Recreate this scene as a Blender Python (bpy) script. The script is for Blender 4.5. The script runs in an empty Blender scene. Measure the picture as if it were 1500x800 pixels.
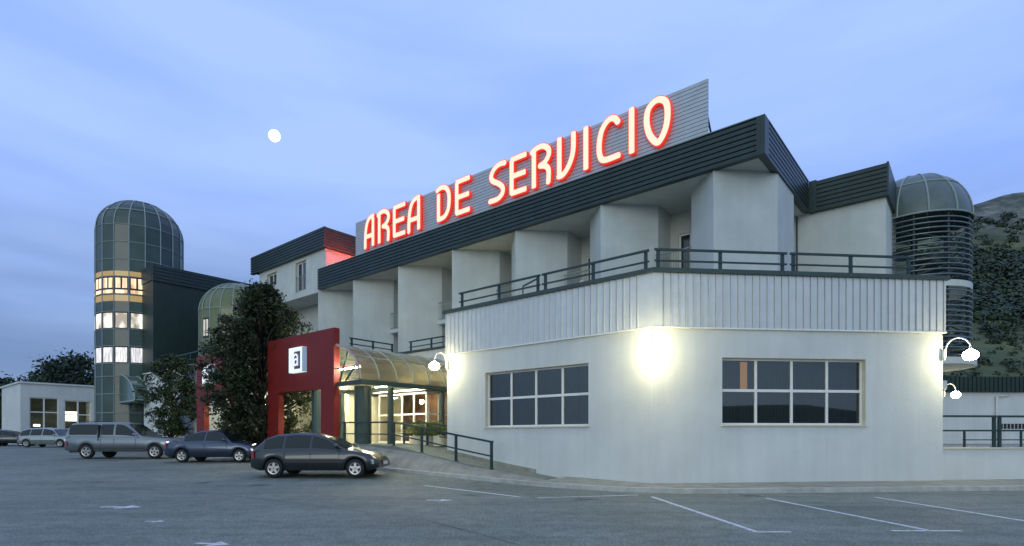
import bpy, math, random
from mathutils import Vector, Matrix
random.seed(7)
R = math.radians
scn = bpy.context.scene
col = scn.collection
PI = math.pi

# ------------------------------------------------------------------ camera
CAMZ = 1.45
FPX, CX, HY = 820.0, 750.0, 640.0
cd = bpy.data.cameras.new('camera'); cam = bpy.data.objects.new('camera', cd); col.objects.link(cam)
cam.location = (0, 0, CAMZ); cam.rotation_euler = (R(90), 0, 0)
cd.sensor_width = 36.0; cd.lens = FPX/1500*36; cd.shift_y = (HY-400)/1500
cd.clip_start = 0.1; cd.clip_end = 6000
scn.camera = cam
scn.view_settings.view_transform = 'Standard'; scn.view_settings.look = 'None'
scn.view_settings.gamma = 1; scn.view_settings.exposure = 0.42
try: scn.view_settings.use_curve_mapping = False
except Exception: pass

# ------------------------------------------------------------------ world
SUN_EL, SUN_AZ = 9.0, 196.0     # dusk glow, behind the camera
w = bpy.data.worlds.new('World'); scn.world = w; w.use_nodes = True
nt = w.node_tree; nt.nodes.clear()
N = nt.nodes.new; L = nt.links.new
out = N('ShaderNodeOutputWorld'); bg = N('ShaderNodeBackground'); bg.inputs['Strength'].default_value = 0.1
L(bg.outputs[0], out.inputs[0])
sky = N('ShaderNodeTexSky'); sky.sky_type = 'NISHITA'; sky.sun_disc = False
sky.sun_elevation = R(SUN_EL); sky.sun_rotation = R(SUN_AZ); sky.air_density = 1.2; sky.ozone_density = 4.0
tc = N('ShaderNodeTexCoord'); sep = N('ShaderNodeSeparateXYZ'); L(tc.outputs['Generated'], sep.inputs[0])
rmp = N('ShaderNodeValToRGB'); L(sep.outputs['Z'], rmp.inputs[0])
cr = rmp.color_ramp
def setramp(cr, pts):
    while len(cr.elements) > 1: cr.elements.remove(cr.elements[-1])
    cr.elements[0].position = pts[0][0]; cr.elements[0].color = (*pts[0][1], 1)
    for p, c in pts[1:]:
        e = cr.elements.new(p); e.color = (*c, 1)
setramp(cr, [(0.0, (.17, .25, .42)), (0.10, (.18, .28, .50)), (0.24, (.23, .36, .74)), (0.45, (.30, .46, .98)), (0.75, (.32, .48, .98)), (1.0, (.30, .42, .8))])
# soft long-exposure cloud bands
mp = N('ShaderNodeMapping'); mp.inputs['Scale'].default_value = (1.0, 1.0, 5.5); mp.inputs['Rotation'].default_value = (0, R(7), R(20))
L(tc.outputs['Generated'], mp.inputs[0])
nz = N('ShaderNodeTexNoise'); nz.inputs['Scale'].default_value = 1.35; nz.inputs['Detail'].default_value = 5; nz.inputs['Roughness'].default_value = .5
nz.inputs['Distortion'].default_value = .4
L(mp.outputs[0], nz.inputs[0])
cr2 = N('ShaderNodeValToRGB'); L(nz.outputs['Fac'], cr2.inputs[0])
setramp(cr2.color_ramp, [(0.40, (0, 0, 0)), (0.63, (1, 1, 1))])
# height mask for clouds, colour by height
mk = N('ShaderNodeMapRange'); L(sep.outputs['Z'], mk.inputs['Value'])
mk.inputs['From Min'].default_value = 0.0; mk.inputs['From Max'].default_value = 0.5
mk.inputs['To Min'].default_value = 0.75; mk.inputs['To Max'].default_value = .42
mul = N('ShaderNodeMath'); mul.operation = 'MULTIPLY'; L(cr2.outputs[0], mul.inputs[0]); L(mk.outputs[0], mul.inputs[1])
ccol = N('ShaderNodeValToRGB'); L(sep.outputs['Z'], ccol.inputs[0])
setramp(ccol.color_ramp, [(0.0, (.36, .48, .64)), (0.13, (.30, .43, .68)), (0.3, (.47, .64, .99)), (0.7, (.50, .66, 1.0))])
mx = N('ShaderNodeMixRGB'); L(mul.outputs[0], mx.inputs[0]); L(rmp.outputs[0], mx.inputs[1]); L(ccol.outputs[0], mx.inputs[2])
# darker slate bank low in the sky
nz2 = N('ShaderNodeTexNoise'); nz2.inputs['Scale'].default_value = 1.1; nz2.inputs['Detail'].default_value = 4
mp2 = N('ShaderNodeMapping'); mp2.inputs['Scale'].default_value = (1, 1, 7); mp2.inputs['Location'].default_value = (3.1, 1.2, .4)
L(tc.outputs['Generated'], mp2.inputs[0]); L(mp2.outputs[0], nz2.inputs[0])
cr3 = N('ShaderNodeValToRGB'); L(nz2.outputs['Fac'], cr3.inputs[0]); setramp(cr3.color_ramp, [(0.40, (0, 0, 0)), (0.6, (1, 1, 1))])
mk2 = N('ShaderNodeValToRGB'); L(sep.outputs['Z'], mk2.inputs[0]); setramp(mk2.color_ramp, [(0.05, (.35, .35, .35)), (0.14, (.85, .85, .85)), (0.22, (.65,.65,.65)), (0.36, (0, 0, 0))])
mul2 = N('ShaderNodeMath'); mul2.operation = 'MULTIPLY'; L(cr3.outputs[0], mul2.inputs[0]); L(mk2.outputs[0], mul2.inputs[1])
mx2 = N('ShaderNodeMixRGB'); L(mul2.outputs[0], mx2.inputs[0]); L(mx.outputs[0], mx2.inputs[1]); mx2.inputs[2].default_value = (.13, .21, .41, 1)
# warm-white afterglow in the sky behind the camera (the west)
dt = N('ShaderNodeVectorMath'); dt.operation = 'DOT_PRODUCT'; L(tc.outputs['Generated'], dt.inputs[0])
dt.inputs[1].default_value = Vector((-.28, -.90, .33)).normalized()
gl = N('ShaderNodeMapRange'); L(dt.outputs['Value'], gl.inputs['Value']); gl.inputs['From Min'].default_value = .2; gl.inputs['From Max'].default_value = 1.0
gl.interpolation_type = 'SMOOTHSTEP'
mx3 = N('ShaderNodeMixRGB'); L(gl.outputs[0], mx3.inputs[0]); L(mx2.outputs[0], mx3.inputs[1]); mx3.inputs[2].default_value = (.53, .72, .92, 1)
sc = N('ShaderNodeVectorMath'); sc.operation = 'SCALE'; L(mx3.outputs[0], sc.inputs[0]); sc.inputs['Scale'].default_value = 8.9
nsc = N('ShaderNodeVectorMath'); nsc.operation = 'SCALE'; L(sky.outputs[0], nsc.inputs[0]); nsc.inputs['Scale'].default_value = 1.0
fm = N('ShaderNodeMixRGB'); fm.inputs[0].default_value = .93; L(nsc.outputs[0], fm.inputs[1]); L(sc.outputs[0], fm.inputs[2])
L(fm.outputs[0], bg.inputs['Color'])

sd = bpy.data.lights.new('sun', 'SUN'); so = bpy.data.objects.new('sun', sd); col.objects.link(so)
sd.energy = 0.4; sd.specular_factor = .15; sd.angle = R(25); sd.color = (1.0, .97, .90)
az = R(SUN_AZ); sv = Vector((math.sin(az)*math.cos(R(SUN_EL)), math.cos(az)*math.cos(R(SUN_EL)), math.sin(R(SUN_EL))))
so.rotation_euler = (-sv).to_track_quat('-Z', 'Y').to_euler(); so.location = (0, -20, 30)

# ------------------------------------------------------------------ materials
MATS = {}
def pset(b, **k):
    for n, v in k.items():
        n = n.replace('_', ' ')
        if n in b.inputs: b.inputs[n].default_value = v
def mat(name, c, rough=.6, metal=0.0, var=.0, vscale=3.0, bump=0.0, bscale=30.0, emit=None, estr=0.0, coat=0.0, spec=.5, streak=0.0, c2=None, vdet=4, lo=.35, hi=.7):
    if name in MATS: return MATS[name]
    m = bpy.data.materials.new(name); m.use_nodes = True; t = m.node_tree; b = t.nodes['Principled BSDF']
    pset(b, Base_Color=(*c, 1), Roughness=rough, Metallic=metal, Specular_IOR_Level=spec, Coat_Weight=coat, Coat_Roughness=.05)
    if emit: pset(b, Emission_Color=(*emit, 1), Emission_Strength=estr)
    tcn = t.nodes.new('ShaderNodeTexCoord')
    if var > 0 or c2:
        n = t.nodes.new('ShaderNodeTexNoise'); n.inputs['Scale'].default_value = vscale; n.inputs['Detail'].default_value = vdet; n.inputs['Roughness'].default_value = .6
        t.links.new(tcn.outputs['Object'], n.inputs['Vector'])
        r = t.nodes.new('ShaderNodeValToRGB'); t.links.new(n.outputs['Fac'], r.inputs[0])
        d = c2 if c2 else tuple(max(0, x*(1-var)) for x in c)
        setramp(r.color_ramp, [(lo, d), (hi, c if c2 else tuple(min(1, x*(1+var*.5)) for x in c))])
        last = r.outputs[0]
        if streak > 0:
            mpn = t.nodes.new('ShaderNodeMapping'); mpn.inputs['Scale'].default_value = (2.2, 2.2, .12); t.links.new(tcn.outputs['Object'], mpn.inputs[0])
            n2 = t.nodes.new('ShaderNodeTexNoise'); n2.inputs['Scale'].default_value = 2.0; n2.inputs['Detail'].default_value = 5; t.links.new(mpn.outputs[0], n2.inputs[0])
            r2 = t.nodes.new('ShaderNodeValToRGB'); t.links.new(n2.outputs['Fac'], r2.inputs[0])
            setramp(r2.color_ramp, [(.38, (1-streak, 1-streak, 1-streak*.9)), (.62, (1, 1, 1))])
            mm = t.nodes.new('ShaderNodeMixRGB'); mm.blend_type = 'MULTIPLY'; mm.inputs[0].default_value = 1
            t.links.new(last, mm.inputs[1]); t.links.new(r2.outputs[0], mm.inputs[2]); last = mm.outputs[0]
        t.links.new(last, b.inputs['Base Color'])
    if bump > 0:
        n = t.nodes.new('ShaderNodeTexNoise'); n.inputs['Scale'].default_value = bscale; n.inputs['Detail'].default_value = 5
        t.links.new(tcn.outputs['Object'], n.inputs['Vector'])
        bp = t.nodes.new('ShaderNodeBump'); bp.inputs['Strength'].default_value = bump; bp.inputs['Distance'].default_value = .02
        t.links.new(n.outputs['Fac'], bp.inputs['Height']); t.links.new(bp.outputs[0], b.inputs['Normal'])
    MATS[name] = m
    return m
def glassmat(name, tint, refl=.12, rough=.02, ior=1.5, dark=(.02, .03, .03), trans=.7):
    m = bpy.data.materials.new(name); m.use_nodes = True; t = m.node_tree; t.nodes.clear()
    o = t.nodes.new('ShaderNodeOutputMaterial'); g = t.nodes.new('ShaderNodeBsdfGlossy'); g.inputs['Roughness'].default_value = rough
    g.inputs['Color'].default_value = (.9, .95, .95, 1)
    tr = t.nodes.new('ShaderNodeBsdfTransparent'); tr.inputs['Color'].default_value = (*tint, 1)
    df = t.nodes.new('ShaderNodeBsdfDiffuse'); df.inputs['Color'].default_value = (*dark, 1)
    m1 = t.nodes.new('ShaderNodeMixShader'); m1.inputs[0].default_value = trans; t.links.new(df.outputs[0], m1.inputs[1]); t.links.new(tr.outputs[0], m1.inputs[2])
    fr = t.nodes.new('ShaderNodeFresnel'); fr.inputs['IOR'].default_value = ior
    ad = t.nodes.new('ShaderNodeMath'); ad.operation = 'ADD'; ad.inputs[1].default_value = refl-.04; ad.use_clamp = True; t.links.new(fr.outputs[0], ad.inputs[0])
    m2 = t.nodes.new('ShaderNodeMixShader'); t.links.new(ad.outputs[0], m2.inputs[0]); t.links.new(m1.outputs[0], m2.inputs[1]); t.links.new(g.outputs[0], m2.inputs[2])
    t.links.new(m2.outputs[0], o.inputs[0]); MATS[name] = m
    return m

WALL = mat('white_render', (.60, .625, .60), rough=.85, var=.09, vscale=.55, bump=.35, bscale=24, streak=.05)
PIER = mat('pier_render', (.54, .58, .55), rough=.9, var=.10, vscale=.9, bump=.3, bscale=30, streak=.04)
SOFF = mat('soffit_render', (.54, .56, .50), rough=.9, var=.1, vscale=1.5)
RECESS = mat('recess_render', (.54, .56, .50), rough=.9, var=.12, vscale=1.5)
CREAM = mat('cream_paint', (.68, .65, .50), rough=.7, var=.08, vscale=2)
CLAD = mat('white_metal_cladding', (.62, .64, .62), rough=.38, metal=.25, var=.06, vscale=2.5, streak=.05)
GREEN = mat('dark_green_metal', (.020, .042, .038), rough=.42, metal=.15, var=.25, vscale=1.3, streak=.12)
GREENB = mat('green_box_cladding', (.012, .032, .024), rough=.5, var=.25, vscale=1.0, streak=.1)
RAILG = mat('green_rail_paint', (.018, .042, .040), rough=.4, var=.15, vscale=6)
CAPG = mat('green_coping', (.035, .062, .055), rough=.45, var=.2, vscale=3)
WHITEF = mat('white_window_frame', (.74, .74, .70), rough=.4, var=.05, vscale=5)
STONE = mat('pale_stone_reveal', (.60, .56, .44), rough=.7, var=.12, vscale=6)
SLAT = mat('grey_slat_metal', (.44, .48, .50), rough=.45, metal=.3, var=.08, vscale=2)
RED = mat('red_panel', (.19, .014, .010), rough=.5, var=.12, vscale=1.2, spec=.35)
MULL = mat('pale_mullion', (.30, .35, .32), rough=.5, metal=.2)
TGLASS = mat('tower_dark_glass', (.028, .062, .048), rough=.38, var=.45, vscale=.5, spec=.6, coat=.12)
DGLASS = mat('stair_dome_panel', (.10, .135, .125), rough=.35, var=.2, vscale=1.2)
SGLASS_OLD = mat('small_dome_panel', (.15, .19, .11), rough=.3, var=.45, vscale=.9)
SGLASS = bpy.data.materials.new('small_dome_panel_lit'); SGLASS.use_nodes = True
_t = SGLASS.node_tree; _b = _t.nodes['Principled BSDF']; _b.inputs['Base Color'].default_value = (.085, .13, .07, 1); _b.inputs['Roughness'].default_value = .3
_tl = _t.nodes.new('ShaderNodeBsdfTranslucent'); _tl.inputs['Color'].default_value = (.40, .44, .25, 1); _mx = _t.nodes.new('ShaderNodeMixShader'); _mx.inputs[0].default_value = .13
_t.links.new(_b.outputs[0], _mx.inputs[1]); _t.links.new(_tl.outputs[0], _mx.inputs[2]); _t.links.new(_mx.outputs[0], _t.nodes['Material Output'].inputs[0])
BLACKF = mat('black_window_frame', (.008, .008, .010), rough=.5)
STAIR = mat('stair_steel', (.03, .045, .042), rough=.5, var=.2, vscale=4)
LOUV = mat('louvre_ring_metal', (.17, .22, .22), rough=.35, metal=.5)
POLY = None
CONC = mat('pavement_concrete', (.30, .29, .24), rough=.9, var=.25, vscale=2.2, bump=.3, bscale=40)
KERB = mat('kerb_stone', (.46, .46, .41), rough=.85, var=.25, vscale=3.0, bump=.3, bscale=30)
RAMPM = mat('ramp_surface', (.20, .22, .17), rough=.9, var=.2, vscale=3, bump=.2, bscale=50)
PAINT = mat('road_paint', (.62, .64, .64), rough=.7, c2=(.28, .30, .30), vscale=9, vdet=6, lo=.33, hi=.5)
GLOBE = mat('lit_globe', (.9, .9, .8), emit=(1.0, .90, .52), estr=80)
GLOBE2 = mat('lit_globe_soft', (.9, .9, .8), emit=(1.0, .92, .55), estr=230)
ARM = mat('white_lamp_arm', (.62, .64, .60), rough=.4)
LFACE = mat('letter_face', (.3, .27, .22), emit=(1.0, .70, .50), estr=.84)
LSIDE = mat('letter_red_side', (.5, .02, .01), rough=.4, emit=(1.0, .035, .012), estr=.55)
NEON = mat('red_neon', (.8, .1, .05), emit=(1.0, .10, .04), estr=150)
ORANGE = mat('orange_led_line', (.8, .3, .1), emit=(1.0, .42, .16), estr=.9)
TUBE = mat('fluorescent_tube', (.9, .9, .8), emit=(1.0, .98, .72), estr=140)
GLASS = glassmat('window_glass', (.40, .48, .42), refl=.10, ior=1.55, dark=(.02, .03, .03), trans=.8)
GLASSC = glassmat('clear_glass', (.8, .8, .75), refl=.06, ior=1.45, dark=(.02, .02, .02), trans=.95)
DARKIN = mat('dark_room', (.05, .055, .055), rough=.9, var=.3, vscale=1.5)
BLIND = mat('vertical_blind', (.07, .09, .085), rough=.8, var=.3, vscale=3)
def litwin(name, ca, cb, s, vs=2.2, sx=1.0):
    m = bpy.data.materials.new(name); m.use_nodes = True; t = m.node_tree; b = t.nodes['Principled BSDF']
    tcn = t.nodes.new('ShaderNodeTexCoord'); mpn = t.nodes.new('ShaderNodeMapping'); mpn.inputs['Scale'].default_value = (1*sx, 1*sx, .55)
    n = t.nodes.new('ShaderNodeTexNoise'); n.inputs['Scale'].default_value = vs; n.inputs['Detail'].default_value = 3
    r = t.nodes.new('ShaderNodeValToRGB'); setramp(r.color_ramp, [(.36, ca), (.62, cb)])
    t.links.new(tcn.outputs['Object'], mpn.inputs[0]); t.links.new(mpn.outputs[0], n.inputs[0]); t.links.new(n.outputs['Fac'], r.inputs[0])
    t.links.new(r.outputs[0], b.inputs['Emission Color']); b.inputs['Emission Strength'].default_value = s
    b.inputs['Base Color'].default_value = (.3, .25, .2, 1); b.inputs['Roughness'].default_value = .3
    MATS[name] = m; return m
LIT1 = litwin('lit_window_warm', (.42, .20, .06), (1.0, .78, .48), 1.1, 1.4, 2)
LIT2 = litwin('lit_window_white', (.16, .12, .08), (1.0, .96, .84), 1.1, 1.3, 1.2)
LIT3 = litwin('lit_window_curtain', (.34, .34, .40), (.95, .93, .90), .8, 2.4, 7)
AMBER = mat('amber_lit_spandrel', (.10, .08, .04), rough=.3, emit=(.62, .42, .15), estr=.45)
LITO = mat('orange_curtain_glow', (.5, .25, .1), emit=(1.0, .42, .16), estr=.5)
SIGNW = mat('backlit_white', (.45, .47, .5), rough=.4, emit=(.85, .93, 1.0), estr=.62)
SIGNS = mat('sign_box_side', (.45, .58, .68), rough=.4, emit=(.35, .55, .75), estr=.18)
DKRED = mat('sign_dark_back', (.05, .008, .012), rough=.4)
LIL = mat('sign_inner_side', (.30, .30, .50), rough=.5)
TYRE = mat('tyre_rubber', (.012, .012, .013), rough=.8)
RIM = mat('alloy_rim', (.42, .43, .44), rough=.3, metal=.8)
CGLASS = mat('car_glass', (.008, .013, .014), rough=.08, spec=.45)
HEADL = mat('headlamp_glass', (.55, .58, .6), rough=.12, metal=.6, coat=.8)
TAILL = mat('tail_lamp', (.35, .015, .012), rough=.2, coat=.6)
PLAST = mat('black_plastic', (.02, .022, .022), rough=.6)
BARK = mat('bark', (.035, .03, .022), rough=.95, var=.4, vscale=8, bump=.5, bscale=20)
def leafmat(name, a, b_, vs=1.2):
    m = mat(name, b_, rough=.55, c2=a, vscale=vs, vdet=6, lo=.38, hi=.62, spec=.35); return m
LEAF = leafmat('evergreen_leaf', (.014, .030, .012), (.050, .062, .022), 1.6)
LEAF2 = leafmat('laurel_leaf', (.016, .036, .014), (.048, .072, .028), 2.0)
LEAFF = leafmat('far_tree_leaf', (.012, .028, .014), (.040, .066, .026), .12)
PALM = leafmat('palm_leaf', (.08, .12, .02), (.24, .27, .05), 4)

def roadmat():
    m = bpy.data.materials.new('asphalt'); m.use_nodes = True; t = m.node_tree; b = t.nodes['Principled BSDF']
    tcn = t.nodes.new('ShaderNodeTexCoord')
    def nz(s, d=5, r=.6):
        n = t.nodes.new('ShaderNodeTexNoise'); n.inputs['Scale'].default_value = s; n.inputs['Detail'].default_value = d; n.inputs['Roughness'].default_value = r
        t.links.new(tcn.outputs['Object'], n.inputs['Vector']); return n
    a = nz(.35); f = nz(26, 4, .8); g = nz(3.2, 8, .75)
    r1 = t.nodes.new('ShaderNodeValToRGB'); t.links.new(a.outputs['Fac'], r1.inputs[0]); setramp(r1.color_ramp, [(.3, (.135, .150, .122)), (.5, (.172, .190, .158)), (.72, (.215, .230, .195))])
    r2 = t.nodes.new('ShaderNodeValToRGB'); t.links.new(f.outputs['Fac'], r2.inputs[0]); setramp(r2.color_ramp, [(.34, (.42, .42, .42)), (.5, (.95, .95, .95)), (.66, (1.8, 1.8, 1.75))])
    r3 = t.nodes.new('ShaderNodeValToRGB'); t.links.new(g.outputs['Fac'], r3.inputs[0]); setramp(r3.color_ramp, [(.34, (.62, .63, .60)), (.52, (1, 1, 1)), (.70, (1.25, 1.25, 1.22))])
    m1 = t.nodes.new('ShaderNodeMixRGB'); m1.blend_type = 'MULTIPLY'; m1.inputs[0].default_value = 1; t.links.new(r1.outputs[0], m1.inputs[1]); t.links.new(r2.outputs[0], m1.inputs[2])
    m2 = t.nodes.new('ShaderNodeMixRGB'); m2.blend_type = 'MULTIPLY'; m2.inputs[0].default_value = 1; t.links.new(m1.outputs[0], m2.inputs[1]); t.links.new(r3.outputs[0], m2.inputs[2])
    t.links.new(m2.outputs[0], b.inputs['Base Color'])
    vo = t.nodes.new('ShaderNodeTexVoronoi'); vo.inputs['Scale'].default_value = .45; vo.inputs['Randomness'].default_value = 1; t.links.new(tcn.outputs['Object'], vo.inputs['Vector'])
    ov = t.nodes.new('ShaderNodeMath'); ov.operation = 'MULTIPLY_ADD'; t.links.new(g.outputs['Fac'], ov.inputs[0]); ov.inputs[1].default_value = .35; t.links.new(vo.outputs['Distance'], ov.inputs[2])
    r4 = t.nodes.new('ShaderNodeValToRGB'); t.links.new(ov.outputs[0], r4.inputs[0]); setramp(r4.color_ramp, [(.24, (.45, .45, .42)), (.34, (1, 1, 1))])
    mpt = t.nodes.new('ShaderNodeMapping'); mpt.inputs['Scale'].default_value = (.10, 1.3, 1); mpt.inputs['Rotation'].default_value = (0, 0, .12); t.links.new(tcn.outputs['Object'], mpt.inputs[0])
    nt_ = t.nodes.new('ShaderNodeTexNoise'); nt_.inputs['Scale'].default_value = 1.6; nt_.inputs['Detail'].default_value = 6; t.links.new(mpt.outputs[0], nt_.inputs['Vector'])
    r5 = t.nodes.new('ShaderNodeValToRGB'); t.links.new(nt_.outputs['Fac'], r5.inputs[0]); setramp(r5.color_ramp, [(.34, (.86, .86, .85)), (.5, (1, 1, 1)), (.68, (1.10, 1.10, 1.08))])
    for rq in (r4, r5):
        mq = t.nodes.new('ShaderNodeMixRGB'); mq.blend_type = 'MULTIPLY'; mq.inputs[0].default_value = 1; t.links.new(m2.outputs[0], mq.inputs[1]); t.links.new(rq.outputs[0], mq.inputs[2]); m2 = mq
    t.links.new(m2.outputs[0], b.inputs['Base Color'])
    rr = t.nodes.new('ShaderNodeMapRange'); t.links.new(g.outputs['Fac'], rr.inputs['Value']); rr.inputs['To Min'].default_value = .62; rr.inputs['To Max'].default_value = .85
    t.links.new(rr.outputs[0], b.inputs['Roughness'])
    bp = t.nodes.new('ShaderNodeBump'); bp.inputs['Strength'].default_value = .6; bp.inputs['Distance'].default_value = .01; t.links.new(f.outputs['Fac'], bp.inputs['Height']); t.links.new(bp.outputs[0], b.inputs['Normal'])
    MATS['asphalt'] = m; return m
ASPH = roadmat()

# ------------------------------------------------------------------ mesh helper
class MB:
    def __init__(s): s.v = []; s.f = []; s.smooth = []
    def add(s, vs, fs, sm=False):
        o = len(s.v); s.v += [tuple(x) for x in vs]
        for f in fs: s.f.append(tuple(i+o for i in f)); s.smooth.append(sm)
        return s
    def prism(s, pts, z0, z1, cap=True):            # pts: list of (x,y) ccw; z0,z1 numbers
        n = len(pts); vs = [(x, y, z0) for x, y in pts]+[(x, y, z1) for x, y in pts]
        fs = [(i, (i+1) % n, n+(i+1) % n, n+i) for i in range(n)]
        if cap: fs += [tuple(range(n-1, -1, -1)), tuple(range(n, 2*n))]
        return s.add(vs, fs)
    def hexa(s, c8):                                  # 8 corners: bottom 4 ccw, top 4
        return s.add(c8, [(3, 2, 1, 0), (4, 5, 6, 7), (0, 1, 5, 4), (1, 2, 6, 5), (2, 3, 7, 6), (3, 0, 4, 7)])
    def box(s, fr, u0, u1, v0, v1, z0, z1):
        if u1 < u0: u0, u1 = u1, u0
        if v1 < v0: v0, v1 = v1, v0
        q = [fr(u0, v0), fr(u1, v0), fr(u1, v1), fr(u0, v1)]
        return s.hexa([(x, y, z0) for x, y in q]+[(x, y, z1) for x, y in q])
    def quad(s, a, b, c, d): return s.add([a, b, c, d], [(0, 1, 2, 3)])
    def tube(s, pts, r, n=8, cap=True, closed=False, sm=True):
        pts = [Vector(p) for p in pts]; m = len(pts); vs = []; rs = r if isinstance(r, (list, tuple)) else [r]*m
        up = Vector((0, 0, 1)); pn = None
        for i, p in enumerate(pts):
            if closed: d = (pts[(i+1) % m]-pts[i-1])
            else: d = (pts[min(i+1, m-1)]-pts[max(i-1, 0)])
            d.normalize()
            if pn is None:
                a = up if abs(d.z) < .95 else Vector((1, 0, 0)); pn = d.cross(a).normalized()
            else:
                pn = (pn-d*pn.dot(d)); pn = pn.normalized() if pn.length > 1e-6 else d.orthogonal().normalized()
            bn = d.cross(pn)
            for k in range(n):
                t = 2*PI*k/n; vs.append(p+(pn*math.cos(t)+bn*math.sin(t))*rs[i])
        fs = []
        mm = m if closed else m-1
        for i in range(mm):
            for k in range(n):
                a = i*n+k; b = i*n+(k+1) % n; c = ((i+1) % m)*n+(k+1) % n; d = ((i+1) % m)*n+k
                fs.append((a, b, c, d))
        s.add(vs, fs, sm)
        if cap and not closed:
            o = len(s.v)-len(vs); s.f.append(tuple(o+k for k in range(n-1, -1, -1))); s.smooth.append(False)
            s.f.append(tuple(o+(m-1)*n+k for k in range(n))); s.smooth.append(False)
        return s
    def bar(s, a, b, w, h):                            # rectangular bar from a to b (any direction)
        a = Vector(a); b = Vector(b); d = (b-a).normalized(); up = Vector((0, 0, 1)) if abs(d.z) < .95 else Vector((0, 1, 0))
        x = d.cross(up).normalized()*w/2; y = x.cross(d).normalized()*h/2
        return s.hexa([a-x-y, a+x-y, b+x-y, b-x-y, a-x+y, a+x+y, b+x+y, b-x+y])
    def sphere(s, c, r, nu=20, nv=12, sz=1.0):
        vs = [(c[0], c[1], c[2]+r*sz)]; fs = []
        for j in range(1, nv):
            t = PI*j/nv
            for i in range(nu): vs.append((c[0]+r*math.sin(t)*math.cos(2*PI*i/nu), c[1]+r*math.sin(t)*math.sin(2*PI*i/nu), c[2]+r*sz*math.cos(t)))
        vs.append((c[0], c[1], c[2]-r*sz)); e = len(vs)-1
        for i in range(nu): fs.append((0, 1+i, 1+(i+1) % nu)); fs.append((e, e-nu+(i+1) % nu, e-nu+i))
        for j in range(nv-2):
            for i in range(nu): a = 1+j*nu+i; b = 1+j*nu+(i+1) % nu; fs.append((a, a+nu, b+nu, b))
        return s.add(vs, fs, True)
def wpos(o):
    v = Vector((0, 0, 0))
    while o: v += o.location; o = o.parent
    return v
def put(name, mb, m, parent=None, world=True, kind=None):
    off = wpos(parent) if (parent and world) else Vector((0, 0, 0))
    me = bpy.data.meshes.new(name); me.from_pydata([tuple(Vector(v)-off) for v in mb.v], [], mb.f); me.update()
    me.polygons.foreach_set('use_smooth', mb.smooth)
    ms = m if isinstance(m, list) else [m]
    for x in ms: me.materials.append(x)
    o = bpy.data.objects.new(name, me); col.objects.link(o)
    if parent: o.parent = parent
    if kind: o['kind'] = kind
    return o
def thing(name, label, cat, loc=(0, 0, 0), rz=0, group=None):
    o = bpy.data.objects.new(name, None); col.objects.link(o); o.location = loc; o.rotation_euler = (0, 0, rz)
    o.empty_display_size = .2
    o['label'] = label; o['category'] = cat
    if group: o['group'] = group
    return o
def tag(o, label, cat, group=None):
    o['label'] = label; o['category'] = cat
    if group: o['group'] = group
    return o
def kids(o): return [c for c in bpy.data.objects if c.parent == o]
def dup(root, loc, rz, label, group=None):
    r = root.copy(); col.objects.link(r); r.location = loc; r.rotation_euler = (0, 0, rz); r['label'] = label
    if group: r['group'] = group
    for ch in kids(root):
        c = ch.copy(); col.objects.link(c); c.parent = r
        for g in kids(ch):
            d = g.copy(); col.objects.link(d); d.parent = c
    return r

# ------------------------------------------------------------------ site frames
C0 = Vector((4.04, 16.0)); U = Vector((.7702, -.6378)); V = Vector((.6378, .7702))
E = Vector((.9956, .0941)); NB = Vector((-.0941, .9956))
def FU(p, a): q = C0+U*p+V*a; return (q.x, q.y)
def FE(p, a): q = C0+E*p+NB*a; return (q.x, q.y)
def W(x, y): return (x, y)
def kk(px): return (px-CX)/FPX
def pU(px, a):                                         # where a line of sight meets the plane a of the street frame
    k = kk(px); return (k*(16+.7702*a)-4.04-.6378*a)/(.7702+.6378*k)
def pE(px, a=0): k = kk(px); return (k*(16+.9956*a)-4.04+.0941*a)/(.9956-.0941*k)
def zz(py, Y): return CAMZ+(HY-py)/FPX*Y
def g(Y): return 0.0 if Y < 16.5 else (.04*(Y-16.5) if Y < 22 else min(.22+.016*(Y-22), .8))
def P3(fr, u, v, z): x, y = fr(u, v); return (x, y, z)

def wall_holes(mb, fr, u0, u1, z0, z1, v, holes, depth=.0):
    """plane wall at v, facing -v, split round rectangular holes (hu0,hu1,hz0,hz1), with reveals"""
    us = sorted({u0, u1, *[h[0] for h in holes], *[h[1] for h in holes]}); zs = sorted({z0, z1, *[h[2] for h in holes], *[h[3] for h in holes]})
    for i in range(len(us)-1):
        for j in range(len(zs)-1):
            cu = (us[i]+us[i+1])/2; cz = (zs[j]+zs[j+1])/2
            if any(h[0] < cu < h[1] and h[2] < cz < h[3] for h in holes): continue
            mb.quad(P3(fr, us[i], v, zs[j]), P3(fr, us[i+1], v, zs[j]), P3(fr, us[i+1], v, zs[j+1]), P3(fr, us[i], v, zs[j+1]))
def reveals(mb, fr, h, v, d):
    a, b, c, e = h
    mb.quad(P3(fr, a, v, c), P3(fr, a, v, e), P3(fr, a, v+d, e), P3(fr, a, v+d, c))
    mb.quad(P3(fr, b, v, e), P3(fr, b, v, c), P3(fr, b, v+d, c), P3(fr, b, v+d, e))
    mb.quad(P3(fr, a, v, c), P3(fr, a, v+d, c), P3(fr, b, v+d, c), P3(fr, b, v, c))
    mb.quad(P3(fr, a, v, e), P3(fr, b, v, e), P3(fr, b, v+d, e), P3(fr, a, v+d, e))
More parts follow.
